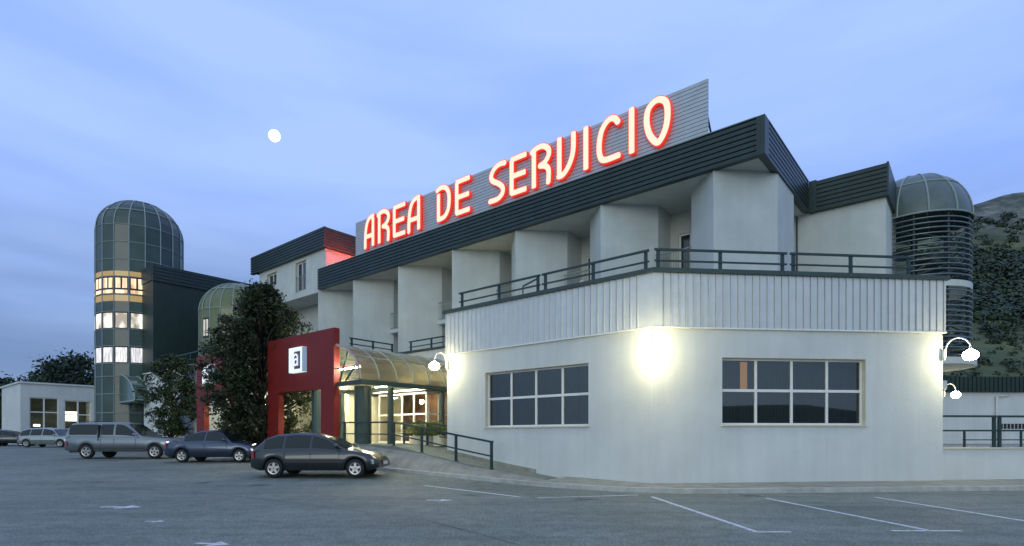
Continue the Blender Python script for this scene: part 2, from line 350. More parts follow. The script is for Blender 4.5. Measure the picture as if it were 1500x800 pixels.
def ribbed(mb, fr, u0, u1, z0, z1, v, pitch=.22, gw=.06, gd=.03, lead=0.0):
    """vertical standing-seam sheet facing -v: flats with raised narrow seams"""
    us = []; u = u0+lead
    while u < u1-pitch*.3: us.append(u); u += pitch
    prof = [(u0, 0)]
    for u in us:
        if u-u0 < .01: continue
        prof += [(u-gw/2, 0), (u-gw/2+.003, gd), (u-.006, gd), (u, -gd*.8), (u+gw*.32, -gd*.8), (u+gw/2, 0)]
    prof.append((u1, 0))
    for (a, da), (b, db) in zip(prof[:-1], prof[1:]):
        mb.quad(P3(fr, a, v+da, z0), P3(fr, b, v+db, z0), P3(fr, b, v+db, z1), P3(fr, a, v+da, z1))
def hribs(mb, fr, u0, u1, z0, z1, v, n, gd=.05, gr=.30, along='u', thick=.25):
    """fascia: n horizontal planks with dark grooves between; along 'u' at v (facing -v) or along 'v' at u=v arg (facing +u)"""
    h = (z1-z0)/n
    for i in range(n):
        a = z0+i*h; b = a+h*(1-gr)
        if along == 'u': mb.box(fr, u0, u1, v, v+thick, a, b); mb.box(fr, u0+.004, u1-.004, v+gd, v+thick-.01, b, a+h)
        else: mb.box(fr, v-thick, v, u0, u1, a, b); mb.box(fr, v-thick+.01, v-gd, u0+.004, u1-.004, b, a+h)

# ================================================================== GROUND
mb = MB()
xs = [-2500, -400, -150, -80, -60, -40, -20, 0, 20, 40, 60, 80, 150, 400, 2500]
ys = [-1500, -60, -20, 0, 5, 10, 14, 16.5, 18, 20, 22, 28, 36, 46, 58, 70, 120, 300, 800, 2500]
vs = [(x, y, g(y)) for y in ys for x in xs]; n = len(xs)
mb.add(vs, [(j*n+i, j*n+i+1, (j+1)*n+i+1, (j+1)*n+i) for j in range(len(ys)-1) for i in range(n-1)])
put('ground', mb, ASPH, kind='structure')

RP = [(-3.3, .13), (-5.2, .36), (-6.9, .60), (-8.6, .86), (-10.3, 1.10), (-12.0, 1.14), (-20.5, 1.14)]
def zr(p):
    if p > RP[0][0]: return RP[0][1]
    for (a, za), (b, zb) in zip(RP[:-1], RP[1:]):
        if b <= p <= a: return za+(zb-za)*(a-p)/(a-b)
    return RP[-1][1]
# pavement + kerb along the building
path = [FE(16, -1.85), FE(8.5, -1.85)]
Kc = FE(.8, -1.85); Kc2 = FU(-.8, -1.85)
outer = [FE(40, -1.85), FE(12, -1.85), FE(6, -1.85), FE(.75, -1.85), FE(.2, -1.78), FU(-.2, -1.78), FU(-.75, -1.85), FU(-3, -1.85), FU(-6, -1.85), FU(-9, -1.85), FU(-12, -1.85), FU(-16, -1.85), FU(-22, -1.85), FU(-30, -1.85), FU(-42, -1.85)]
inner = [FE(40, -1.68), FE(12, -1.68), FE(6, -1.68), FE(.70, -1.68), FE(.22, -1.62), FU(-.22, -1.62), FU(-.70, -1.68), FU(-3, -1.68), FU(-6, -1.68), FU(-9, -1.68), FU(-12, -1.68), FU(-16, -1.68), FU(-22, -1.68), FU(-30, -1.68), FU(-42, -1.68)]
back = [FE(40, .6), FE(12, .6), FE(6, .6), FE(.7, .6), FE(.3, .6), FU(-.3, .6), FU(-.7, .6), FU(-3, .6), FU(-6, .6), FU(-9, .6), FU(-12, 3), FU(-16, 3), FU(-22, 3), FU(-30, 3), FU(-42, 3)]
kb = MB(); pv = MB()
for i in range(len(outer)-1):
    o0, o1, i0, i1, b0, b1 = outer[i], outer[i+1], inner[i], inner[i+1], back[i], back[i+1]
    t = lambda q, dz: (q[0], q[1], g(q[1])+dz)
    kb.hexa([t(o0, -.1), t(o1, -.1), t(i1, -.1), t(i0, -.1), t(o0, .125), t(o1, .125), t(i1, .125), t(i0, .125)])
    pin = (Vector(i0)-C0).dot(U)
    if 7 <= i <= 10 and b0 is back[i]:
        pa = (Vector(o0)-C0).dot(U); pb = (Vector(o1)-C0).dot(U)
        if pb < -3.2:
            pa = min(pa, -3.0); e0 = FU(pa, -1.10); e1 = FU(pb, -1.10)
            pv.quad(t(i0, .118), (e0[0], e0[1], max(g(e0[1])+.118, zr(pa)-.03)), (e1[0], e1[1], max(g(e1[1])+.118, zr(pb)-.03)), t(i1, .118))
            continue
    pv.quad(t(i0, .118), t(b0, .118), t(b1, .118), t(i1, .118))
put('kerb', kb, KERB, kind='structure'); put('pavement', pv, CONC, kind='structure')

# ramp along the left facade
mb = MB()
for (a, za), (b, zb) in zip(RP[:-1], RP[1:]):
    bk = -.004 if b > -8.7 else 4.4
    q0 = FU(a, -1.12); q1 = FU(b, -1.12); q2 = FU(b, bk); q3 = FU(a, bk)
    mb.hexa([(q0[0], q0[1], -.1), (q1[0], q1[1], -.1), (q2[0], q2[1], -.1), (q3[0], q3[1], -.1), (q0[0], q0[1], za), (q1[0], q1[1], zb), (q2[0], q2[1], zb), (q3[0], q3[1], za)])
put('ramp', mb, [RAMPM], kind='structure')
# raised yard behind the low wall on the right
mb = MB(); mb.prism([FE(8.9, 1.2), FE(60, 1.2), FE(60, 60), FE(8.9, 60)], -.1, .98)
put('raised_yard', mb, CONC, kind='structure')

# painted markings
def gp(px, py):
    Y = CAMZ*FPX/(py-HY); return (kk(px)*Y, Y)
def pline(name, A, B, wd, label):
    a = Vector(A); b = Vector(B); d = (b-a).normalized(); nn = Vector((-d.y, d.x))*wd/2; mb = MB(); z = .006
    q = [a-nn, b-nn, b+nn, a+nn]; mb.hexa([(v.x, v.y, .002) for v in q]+[(v.x, v.y, z) for v in q])
    o = put(name, mb, PAINT, kind='structure'); return o
pline('parking_line', gp(955, 728), gp(1105, 778.4), .09, '')
pline('parking_line', gp(1103, 779.5), gp(1158, 779.5), .075, '')
pline('parking_line', gp(1122, 730), gp(1357, 776.6), .09, '')
pline('parking_line', gp(1306, 777.8), gp(1407, 777.8), .075, '')
pline('parking_line', gp(1282, 728.5), gp(1600, 779), .09, '')
pline('parking_line', gp(787, 729.5), gp(934, 725.5), .06, '')
pline('parking_line', gp(560, 704), gp(760, 728), .10, '')
def arrow(px, py, s, ang):
    x, y = gp(px, py); pts = [(0, .55), (-.8, 0), (0, -.55), (0, -.12), (.9, -.12), (.9, .12), (0, .12)]
    c, sn = math.cos(ang), math.sin(ang); mb = MB()
    q = [(x+(u*c-v*sn)*s, y+(u*sn+v*c)*s) for u, v in pts]
    mb.prism(q, .002, .006); put('road_arrow', mb, PAINT, kind='structure')
arrow(645, 733, .36, R(178)); arrow(180, 743, .5, R(178)); arrow(312, 797, .3, R(170)); arrow(228, 764, .2, R(176))
# drain cover and patches
mb = MB(); a_ = Vector(gp(1000, 750)); 
SEAM = mat('tar_seam', (.03, .033, .03), rough=.7, var=.3, vscale=5)
def seam(pts, wd=.03):
    mb = MB()
    P = [Vector(gp(*p)) for p in pts]
    Q = []
    for i in range(len(P)-1):
        for k in range(6):
            q = P[i].lerp(P[i+1], k/6); Q.append(q+Vector((random.uniform(-.03, .03), random.uniform(-.03, .03))))
    Q.append(P[-1])
    for i in range(len(Q)-1):
        d = (Q[i+1]-Q[i]).normalized(); nn = Vector((-d.y, d.x))*wd/2*random.uniform(.5, 1.3)
        mb.add([(v.x, v.y, .003) for v in (Q[i]-nn, Q[i+1]-nn, Q[i+1]+nn, Q[i]+nn)], [(0, 1, 2, 3)])
    put('tar_seam', mb, SEAM, kind='structure')
seam([(700, 716), (900, 735), (1200, 742), (1550, 748)], .03)
seam([(0, 706), (300, 722), (620, 760), (760, 798)], .025)

# ================================================================== RESTAURANT WING
ZB, ZP0, ZP1, ZCAP = .10, 4.60, 6.14, 6.26
rw = thing('restaurant_wing', 'white rendered single storey restaurant wing with ribbed metal parapet and angled corner', 'building', (C0.x, C0.y, 0))
Lp = pU(655, 0); Re = pE(1381)
wl = MB()
hl = (pU(711, 0), pU(862, 0), 1.80, 3.74); hr = (pE(1058), pE(1268), 1.80, 3.74)
wall_holes(wl, FU, Lp, 0, ZB, ZP1, 0, [hl]); wall_holes(wl, FE, 0, Re, ZB-.05, ZP1, 0, [hr])
# return walls and back
wl.quad(P3(FU, Lp, 4.5, ZB), P3(FU, Lp, 0, ZB), P3(FU, Lp, 0, ZP1), P3(FU, Lp, 4.5, ZP1))
wl.quad(P3(FE, Re, 0, ZB), P3(FE, Re, 9.5, ZB), P3(FE, Re, 9.5, ZP1), P3(FE, Re, 0, ZP1))
put('wall', wl, WALL, rw)
rv = MB(); reveals(rv, FU, hl, 0, .22); put('window_reveal', rv, STONE, rw)
rv = MB(); reveals(rv, FE, hr, 0, .22); put('window_reveal', rv, STONE, rw)
# terrace deck
tp = [FU(Lp, .0), (C0.x, C0.y), FE(Re, 0), FE(Re, 9.5), FU(4.2, 11.6), FU(-8.5, 11.6)]
dk = MB(); dk.add([(x, y, 5.85) for x, y in [FU(Lp, .1), FU(-.05, .12), FE(.05, .12), FE(Re-.1, .1), FE(Re-.1, 9.5), FU(4.2, 12.5), FU(Lp, 12.5)]], [tuple(range(7))]); put('terrace_deck', dk, CONC, rw)
# cladding
cl = MB()
ribbed(cl, FU, Lp-.05, -.30, ZP0, ZP1, -.055, pitch=.222, lead=.05)
ribbed(cl, FE, .26, Re+.05, ZP0, ZP1, -.055, pitch=.222, lead=.02)
cl.quad(P3(FU, -.30, -.055, ZP0), P3(FU, .023, -.055, ZP0), P3(FU, .023, -.055, ZP1), P3(FU, -.30, -.055, ZP1))
cl.quad(P3(FE, -.023, -.055, ZP0), P3(FE, .26, -.055, ZP0), P3(FE, .26, -.055, ZP1), P3(FE, -.023, -.055, ZP1))
cl.quad(P3(FE, Re+.05, -.055, ZP0), P3(FE, Re+.05, 9.5, ZP0), P3(FE, Re+.05, 9.5, ZP1), P3(FE, Re+.05, -.055, ZP1))
cl.quad(P3(FU, Lp-.05, 4.4, ZP0), P3(FU, Lp-.05, -.055, ZP0), P3(FU, Lp-.05, -.055, ZP1), P3(FU, Lp-.05, 4.4, ZP1))
put('parapet_cladding', cl, CLAD, rw)
fl = MB(); fl.box(FU, Lp-.07, -.02, -.085, -.001, ZP0-.045, ZP0-.002); fl.box(FE, .02, Re+.07, -.085, -.001, ZP0-.045, ZP0-.002)
fl.prism([FU(-.02, -.085), FE(-.035, -.085), FE(.02, -.085), (C0.x, C0.y)], ZP0-.045, ZP0-.002); put('flashing', fl, WHITEF, rw)
cp = MB()
cp.prism([FU(Lp-.12, -.14), FU(.058, -.14), FU(.0, .2), FU(Lp-.12, .2)], ZP1, ZCAP); cp.prism([FE(-.058, -.14), FE(Re+.12, -.14), FE(Re+.12, .2), FE(0, .2)], ZP1+.002, ZCAP+.002)
cp.box(FE, Re-.1, Re+.12, .2, 9.5, ZP1, ZCAP); put('coping', cp, CAPG, rw)
sk = MB()
for a, b in ((-4.2, -5.2), (-5.2, -6.9), (-6.9, -8.45)):
    q = [FU(a, -.03), FU(b, -.03), FU(b, 0), FU(a, 0)]; sk.hexa([(x, y, .1) for x, y in q]+[(q[0][0], q[0][1], zr(a)+.13), (q[1][0], q[1][1], zr(b)+.13), (q[2][0], q[2][1], zr(b)+.13), (q[3][0], q[3][1], zr(a)+.13)])
put('skirting', sk, CONC, rw)
def big_window(fr, h, parent, glow=None, lower=.52):
    a, b, c, d = h; v = .16; fw = .055
    root = MB(); zm = c+(d-c)*lower
    root.box(fr, a, b, v, v+.06, c, c+fw); root.box(fr, a, b, v, v+.06, d-fw, d); root.box(fr, a, a+fw, v, v+.06, c+fw, d-fw); root.box(fr, b-fw, b, v, v+.06, c+fw, d-fw)
    for i in range(1, 4):
        u = a+(b-a)*i/4; root.box(fr, u-.035, u+.035, v-.003, v+.06, c+fw, d-fw)
    for i in range(4):
        u0 = a+(b-a)*i/4+.035; u1 = a+(b-a)*(i+1)/4-.035
        root.box(fr, u0, u1, v+.003, v+.057, zm-.04, zm+.04)
    w_ = put('window', root, WHITEF, parent)
    pn = MB(); pn.quad(P3(fr, a, v+.035, c), P3(fr, b, v+.035, c), P3(fr, b, v+.035, d), P3(fr, a, v+.035, d)); put('pane', pn, GLASS, w_)
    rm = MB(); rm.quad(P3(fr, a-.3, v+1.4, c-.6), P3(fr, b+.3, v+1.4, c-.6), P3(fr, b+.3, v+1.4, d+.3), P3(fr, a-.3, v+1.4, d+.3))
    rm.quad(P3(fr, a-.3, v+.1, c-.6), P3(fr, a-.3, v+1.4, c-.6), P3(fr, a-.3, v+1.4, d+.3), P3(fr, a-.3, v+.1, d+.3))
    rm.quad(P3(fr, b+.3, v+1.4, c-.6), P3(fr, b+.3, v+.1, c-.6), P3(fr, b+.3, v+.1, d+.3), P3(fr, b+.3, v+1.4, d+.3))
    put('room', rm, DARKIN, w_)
    bl = MB(); u = a+.06
    while u < b-.1:
        if random.random() < .9: bl.quad(P3(fr, u, v+.13, c+.02), P3(fr, u+.09, v+.16, c+.02), P3(fr, u+.09, v+.16, d-.02), P3(fr, u, v+.13, d-.02))
        u += .105
    put('blind', bl, BLIND, w_)
    sl = MB(); sl.box(fr, a-.04, b+.04, -.05, v, c-.045, c-.002); put('sill', sl, STONE, w_)
    lt = MB(); lt.box(fr, a-.0, b, -.012, .02, d+.002, d+.03); put('lintel_edge', lt, STONE, w_)
    if glow:
        gm = MB(); gm.quad(P3(fr, glow[0], v+.115, glow[2]), P3(fr, glow[1], v+.115, glow[2]), P3(fr, glow[1], v+.115, glow[3]), P3(fr, glow[0], v+.115, glow[3])); put('lit_curtain', gm, LITO, w_)
big_window(FU, hl, rw)
big_window(FE, hr, rw, glow=(pE(1091), pE(1101.5), 2.85, 3.66))

# low wall to the right + coping
lw = thing('low_wall', 'low white rendered retaining wall carrying the green railing right of the restaurant', 'wall', (*FE(9, 0), 0))
mb = MB(); mb.box(FE, Re+.01, 46, .10, .35, -.05, 1.08); put('wall', mb, WALL, lw)
mb = MB(); mb.box(FE, Re+.01, 46, .06, .39, 1.082, 1.13); put('coping', mb, STONE, lw)

# ------------------------------------------------------------------ railings
def railing(label, fr, posts, v, z0f, h, group=None, ends=.12, gapafter=(), postw=.09, name='railing', mid=.45, fronts=1):
    """posts: list of u; rails join consecutive posts unless index in gapafter"""
    b = fr(posts[0], v); root = thing(name, label, 'railing', (b[0], b[1], z0f(posts[0])), 0, group)
    for u in posts:
        m = MB(); z0 = z0f(u)
        m.box(fr, u-postw/2, u+postw/2, v-.03, v+.03, z0+.012, z0+h-.0); m.box(fr, u-postw/2-.03, u+postw/2+.03, v-.06, v+.06, z0, z0+.012)
        put('post', m, RAILG, root)
    i = 0
    segs = []; st = 0
    for i in range(len(posts)):
        if i in gapafter or i == len(posts)-1: segs.append((st, i)); st = i+1
    for s, e in segs:
        for hh, r in ((h-.0, .032), (h*mid, .024)):
            m = MB(); us = posts[s:e+1]; d = 1 if us[-1] > us[0] else -1
            pts = [us[0]-d*ends]+us+[us[-1]+d*ends]
            for a, c in zip(pts[:-1], pts[1:]):
                m.bar(P3(fr, a, v-.035, z0f(min(max(a, min(us)), max(us)))+hh-.03), P3(fr, c, v-.035, z0f(min(max(c, min(us)), max(us)))+hh-.03), r*1.6, r*2)
            put('top_rail' if hh > h*.8 else 'mid_rail', m, RAILG, root)
    return root
cz = lambda u: ZCAP+.001
railing('dark green two rail railing on the restaurant parapet, left run above the smaller street face', FU, [pU(x, .03) for x in (677, 731, 788)]+[pU(x, .03) for x in (799, 869, 946)], .03, cz, .58, gapafter=(2,))
railing('dark green two rail railing on the restaurant parapet, right run above the wide frontal face', FE, [pE(x, .03) for x in (964, 1055, 1146)]+[pE(x, .03) for x in (1162, 1246, 1331)], .03, lambda u: ZCAP+.003, .58, gapafter=(2,))
railing('sloping dark green handrail rising along the entrance ramp beside the restaurant wall', FU, [pU(x, -1.05) for x in (720, 668, 618, 577, 505)], -1.05, zr, .95, ends=.1, mid=.5)
railing('dark green railing on the low wall at the far right', FE, [Re+.1, pE(1456, .22), pE(1464, .22), pE(1464, .22)+1.7, pE(1464, .22)+3.4], .22, lambda u: 1.13, .98, gapafter=(1,), mid=.55, ends=.04)
Fback = lambda p, a: (20+p*.9956, 26+p*.0941+a)
railing('shorter dark green ramp railing standing behind the low wall railing', Fback, [1.1, 2.6, 4.0, 5.5, 7.0], 0, lambda u: .98, .80, mid=.45)
railing('short dark green railing beside the planters in front of the glazed entrance', FU, [-9.1, -10.6, -12.1], .9, zr, .95, mid=.5)

# ================================================================== HOTEL WING
ZF0, ZF1 = 11.0, 12.27
A0 = 5.0; PEND = pU(1120, A0); PST = pU(465, A0)
hw = thing('hotel_wing', 'long hotel wing with slanted white piers, recessed balconies and dark green ribbed roof fascia', 'building', (*FU(-12, 6), 0))
fa = MB(); hribs(fa, FU, PST, PEND-.25, ZF0, ZF1, A0, 7); put('fascia', fa, GREEN, hw)
fa = MB(); hribs(fa, FU, A0+.45, 11.45, ZF0, ZF1, PEND, 7, along='v'); put('side_fascia', fa, GREEN, hw)
fa = MB(); fa.box(FU, PEND-.26, PEND+.015, A0-.015, A0+.46, ZF0-.01, ZF1+.03); put('corner_trim', fa, GREEN, hw)
P3E = pU(1302, 11.5)
fa = MB(); hribs(fa, FU, PEND+.28, P3E-.06, ZF0, ZF1, 11.5, 7); put('rear_fascia', fa, GREEN, hw)
fa = MB(); fa.box(FU, PEND-.0, PEND+.29, 11.46, 11.75, ZF0-.01, ZF1+.02); put('valley_trim', fa, GREEN, hw)
fa = MB(); fa.box(FU, P3E-.07, P3E, 11.48, 15.5, ZF0-.01, ZF1+.02); put('end_trim', fa, GREEN, hw)
rf = MB(); rf.prism([FU(PST+.05, A0+.26), FU(PEND-.27, A0+.26), FU(PEND-.27, 11.77), FU(P3E-.08, 11.77), FU(P3E-.08, 15.5), FU(PST+.05, 15.5)], ZF0+.12, ZF1-.06); put('roof', rf, mat('roof_membrane', (.12, .13, .13), rough=.9, var=.2), hw)
sf = MB(); sf.add([(x, y, ZF0+.04) for x, y in [FU(PST, A0+.2), FU(PST, 15.4), FU(P3E-.1, 15.4), FU(P3E-.1, 11.7), FU(PEND-.2, 11.7), FU(PEND-.2, A0+.2)]], [tuple(range(6))]); put('soffit', sf, SOFF, hw)
et = MB(); et.box(FU, PST, PEND-.26, A0-.03, A0+.05, ZF1, ZF1+.035); et.box(FU, PEND-.05, PEND+.02, A0+.46, 11.46, ZF1, ZF1+.035); put('roof_edge', et, mat('pale_green_edge', (.16, .21, .19), rough=.4), hw)
AP = 5.15; ZT = 5.2
pier_px = [1045, 880, 755, 662, 583, 517, 466]
pier_p = [pU(x, AP) for x in pier_px]
ZBAL = 7.95
BACK = 8.1
for i, p0 in enumerate(pier_p):
    wd = 1.72 if i else 1.71
    ff = 1.35                          # left facet, at right angles to the front face
    nxt = 3.0 if i else 0
    # outline ccw seen from above: front-left vertex, front-right vertex, right side back, left back, left facet end
    a = FU(p0, AP); b = FU(p0+wd, AP+wd)
    c = FU(p0+wd, 9.2 if i == 0 else BACK+.1); d = FU(p0-ff, 9.2 if i == 0 else BACK+.1); e = FU(p0-ff, AP+ff)
    m = MB(); m.prism([a, b, c, d, e], ZT, ZF0+.05, cap=False); put('pier', m, PIER, hw)
for i in range(len(pier_p)):
    right = pier_p[i]; left = pier_p[i+1]+1.72 if i+1 < len(pier_p) else pier_p[i]-2.6
    u1 = right-1.35; u0 = left
    if u1-u0 < .4: continue
    # back wall with door opening on each storey
    dw = min(1.0, (u1-u0)-.3); dc = u1-.2-dw/2
    holes = [(dc-dw/2, dc+dw/2, ZBAL, ZBAL+2.15)]
    m = MB(); wall_holes(m, FU, u0, u1, ZT, ZF0+.05, BACK, holes); reveals(m, FU, holes[0], BACK, .15); put('recess_wall', m, RECESS, hw)
    h = holes[0]; fr_ = MB(); f = .07
    fr_.box(FU, h[0], h[0]+f, BACK+.06, BACK+.12, h[2], h[3]); fr_.box(FU, h[1]-f, h[1], BACK+.06, BACK+.12, h[2], h[3]); fr_.box(FU, h[0]+f, h[1]-f, BACK+.06, BACK+.12, h[3]-f, h[3])
    fr_.box(FU, dc-.03, dc+.03, BACK+.06, BACK+.12, h[2], h[3]-f)
    dr = put('balcony_door', fr_, WHITEF, hw)
    gm = MB(); gm.quad(P3(FU, h[0], BACK+.1, h[2]), P3(FU, h[1], BACK+.1, h[2]), P3(FU, h[1], BACK+.1, h[3]), P3(FU, h[0], BACK+.1, h[3])); put('pane', gm, mat('door_dark_glass', (.02, .025, .03), rough=.08, spec=.8), dr)
    # slab with curved-up lip and balcony balustrade
    m = MB(); m.box(FU, u0+.003, u1-.003, 6.55, BACK-.003, ZBAL-.22, ZBAL); put('balcony_slab', m, PIER, hw)
    m = MB(); n_ = max(3, int((u1-u0)/.11))
    m.bar(P3(FU, u0, 6.62, ZBAL+.98), P3(FU, u1, 6.62, ZBAL+.98), .05, .05); m.bar(P3(FU, u0, 6.62, ZBAL+.08), P3(FU, u1, 6.62, ZBAL+.08), .03, .03)
    for k in range(n_+1):
        u = u0+.03+(u1-u0-.06)*k/n_; m.bar(P3(FU, u, 6.62, ZBAL+.09), P3(FU, u, 6.62, ZBAL+.95), .016, .016)
    put('balustrade', m, mat('balcony_rail_grey', (.22, .26, .24), rough=.45, metal=.3), hw)
m = MB(); m.quad(P3(FU, .75, 11.75, ZT), P3(FU, P3E-.12, 11.75, ZT), P3(FU, P3E-.12, 11.75, ZF0+.04), P3(FU, .75, 11.75, ZF0+.04))
m.quad(P3(FU, P3E-.12, 11.75, 1.0), P3(FU, P3E-.12, 15.4, 1.0), P3(FU, P3E-.12, 15.4, ZF0+.04), P3(FU, P3E-.12, 11.75, ZF0+.04))
m.quad(P3(FU, P3E-.12, 15.4, 1.0), P3(FU, PST, 15.4, 1.0), P3(FU, PST, 15.4, ZF0+.04), P3(FU, P3E-.12, 15.4, ZF0+.04))
m.quad(P3(FU, .75, 9.2, ZT), P3(FU, .75, 11.75, ZT), P3(FU, .75, 11.75, ZF0+.04), P3(FU, .75, 9.2, ZF0+.04))
put('gable_wall', m, PIER, hw)
m = MB(); m.bar(P3(FU, 1.12, 11.70, ZT+.6), P3(FU, 1.12, 11.70, ZF0), .05, .05); put('downpipe', m, RAILG, hw)
# ground storey walls in the entrance court
m = MB()
m.quad(P3(FU, -17.3, 4.5, 1.0), P3(FU, Lp, 4.5, 1.0), P3(FU, Lp, 4.5, ZT+.1), P3(FU, -17.3, 4.5, ZT+.1))
m.quad(P3(FU, -17.3, 1.6, 1.0), P3(FU, -17.3, 4.5, 1.0), P3(FU, -17.3, 4.5, ZT+.1), P3(FU, -17.3, 1.6, ZT+.1))
hole = (-20.2, -18.0, 2.1, 3.5)
wall_holes(m, FU, -24, -17.3, 1.0, ZT+.1, 1.6, [hole]); reveals(m, FU, hole, 1.6, .15)
put('court_wall', m, CREAM, hw)
m = MB(); m.box(FU, hole[0], hole[1], 1.70, 1.74, hole[2], hole[3]); f1 = put('window', m, BLACKF, hw)
m = MB(); m.box(FU, hole[0]-.02, hole[1]+.02, 1.55, 1.62, hole[2]-.07, hole[2]); put('sill', m, WHITEF, f1)
m = MB(); m.add([(x, y, 5.5) for x, y in [FU(-24, 1.7), FU(-17.4, 1.7), FU(-17.4, 4.6), FU(Lp, 4.6), FU(Lp, 12), FU(-24, 12)]], [tuple(range(6))]); put('court_terrace_deck', m, CONC, hw)
m = MB(); ribbed(m, FU, -17.25, Lp, 4.75, 5.86, 4.42, pitch=.222)
put('court_cladding', m, CLAD, hw)
m = MB(); m.box(FU, -17.3, -17.24, 1.55, 4.42, 4.75, 5.86); m.box(FU, -24, -17.25, 1.5, 1.56, 4.75, 5.86); put('court_parapet', m, CLAD, hw)
m = MB(); m.box(FU, -17.2, Lp, 4.33, 4.62, 5.865, 5.97); m.box(FU, -17.45, -17.15, 1.42, 4.62, 5.866, 5.972); m.box(FU, -24, -17.46, 1.42, 1.7, 5.865, 5.97); put('court_coping', m, CAPG, hw)
FV = lambda u, v: FU(-17.3+v, u)   # a frame whose u runs along V (away from the street)
railing('dark green railing above the entrance court, run parallel to the street', FU, [pU(x, 4.47) for x in (628+26, 632, 602)], 4.47, lambda u: 5.972, .52, ends=.1)
railing('dark green railing above the entrance court, run leading away from the street', FV, [1.8, 3.1, 4.35], -.0, lambda u: 5.972, .52, ends=.1)

# loungers on the terrace
def lounger(loc, rz, label):
    t = thing('sun_lounger', label, 'sun lounger', loc, rz, 'white loungers on the terrace')
    m = MB(); m.box(W, -.9, .35, -.3, .3, .26, .30); put('seat', m, WHITEF, t, world=False)
    m = MB(); m.hexa([(.35, -.3, .26), (.92, -.3, .62), (.92, .3, .62), (.35, .3, .26), (.33, -.3, .30), (.90, -.3, .66), (.90, .3, .66), (.33, .3, .30)]); put('backrest', m, WHITEF, t, world=False)
    for x in (-.8, .3):
        for y in (-.27, .27):
            m = MB(); m.box(W, x-.025, x+.025, y-.025, y+.025, 0, .26); put('leg', m, WHITEF, t, world=False)
    return t
x, y = FU(pU(826, .9), .9); lounger((x, y, 5.9), R(-40), 'white plastic sun lounger nearest the left parapet railing of the terrace')
m = MB(); a_ = P3(FU, pU(770, .25), .35, ZCAP-.02); b_ = P3(FU, pU(787, .06), .10, ZCAP+.50); m.bar(b_, P3(FU, pU(766, .9), .9, ZCAP+.62), .04, .05); m.bar(P3(FU, pU(787, .06), .10, ZCAP+.1), P3(FU, pU(772, .9), .9, ZCAP-.1), .04, .05)
m.bar(P3(FU, pU(766, .9), .9, ZCAP+.62), P3(FU, pU(766, .9), .9, 5.86), .05, .05)
tag(put('railing_brace', m, RAILG), 'short diagonal green brace behind the left terrace railing', 'brace')

# ================================================================== UPPER BLOCK (left, beyond the sign)
ub = thing('upper_block', 'raised white hotel block with two small windows and green ribbed roof edge beyond the sign', 'building', (*FU(-30, 8), 0))
B1 = pU(474, 5.0); B0 = pU(367, 5.0)
m = MB(); hribs(m, FU, B0, B1, 13.65, 14.95, 5.0, 7); put('fascia', m, GREEN, ub)
m = MB(); hribs(m, FU, 5.26, 15, 13.65, 14.95, B1, 7, along='v'); put('side_fascia', m, GREEN, ub)
m = MB(); m.prism([FU(B0+.05, 5.3), FU(B1-.27, 5.3), FU(B1-.27, 15), FU(B0+.05, 15)], 13.75, 14.9); put('roof', m, MATS['roof_membrane'], ub)
m = MB(); wb0 = pU(380, 5.3); wb1 = B1-.25
def hw_(pxa, pxb, ya, yb):
    u0 = pU(pxa, 5.3); u1 = pU(pxb, 5.3); Y = FU((u0+u1)/2, 5.3)[1]; return (u0, u1, zz(yb, Y), zz(ya, Y))
h1 = hw_(392, 405, 401, 419); h2 = hw_(434, 448, 384, 426)
h1 = (h1[0], h1[1], h1[2], h1[3]);
wall_holes(m, FU, wb0, wb1, 10.95, 13.66, 5.3, [h1, h2])
reveals(m, FU, h1, 5.3, .2); reveals(m, FU, h2, 5.3, .2)
m.quad(P3(FU, wb1, 5.3, 10.95), P3(FU, wb1, 15, 10.95), P3(FU, wb1, 15, 13.66), P3(FU, wb1, 5.3, 13.66))
m.quad(P3(FU, wb0, 15, 5), P3(FU, wb0, 5.3, 5), P3(FU, wb0, 5.3, 13.66), P3(FU, wb0, 15, 13.66))
m.quad(P3(FU, wb1, 5.3, 10.95), P3(FU, wb0, 5.3, 10.95), P3(FU, wb0, 7.2, 10.95), P3(FU, wb1, 7.2, 10.95))
m.quad(P3(FU, wb0, 7.2, 5), P3(FU, wb1+.05, 7.2, 5), P3(FU, wb1+.05, 7.2, 10.95), P3(FU, wb0, 7.2, 10.95))
put('wall', m, PIER, ub)
for h in (h1, h2):
    m = MB(); f = .07; v = 5.42
    m.box(FU, h[0], h[0]+f, v, v+.05, h[2], h[3]); m.box(FU, h[1]-f, h[1], v, v+.05, h[2], h[3]); m.box(FU, h[0]+f, h[1]-f, v, v+.05, h[3]-f, h[3]); m.box(FU, h[0]+f, h[1]-f, v, v+.05, h[2], h[2]+f)
    m.box(FU, (h[0]+h[1])/2-.04, (h[0]+h[1])/2+.04, v-.003, v+.05, h[2]+f, h[3]-f)
    wn = put('window', m, WHITEF, ub)
    m = MB(); m.quad(P3(FU, h[0], v+.03, h[2]), P3(FU, h[1], v+.03, h[2]), P3(FU, h[1], v+.03, h[3]), P3(FU, h[0], v+.03, h[3])); put('pane', m, MATS['door_dark_glass'], wn)
    m = MB(); m.box(FU, h[0]-.08, h[1]+.08, 5.24, 5.30, h[3]+.02, h[3]+.12); m.box(FU, h[0]-.08, h[0]-.002, 5.24, 5.30, h[2], h[3]+.02); put('surround', m, STONE, wn)
h = h2; m = MB()
for k in range(8): u = h[0]+.03+(h[1]-h[0]-.06)*k/7; m.bar(P3(FU, u, 5.27, h[2]+.03), P3(FU, u, 5.27, h[2]+.95), .014, .014)
m.bar(P3(FU, h[0], 5.27, h[2]+.97), P3(FU, h[1], 5.27, h[2]+.97), .03, .03); m.bar(P3(FU, h[0], 5.27, h[2]+.03), P3(FU, h[1], 5.27, h[2]+.03), .03, .03)
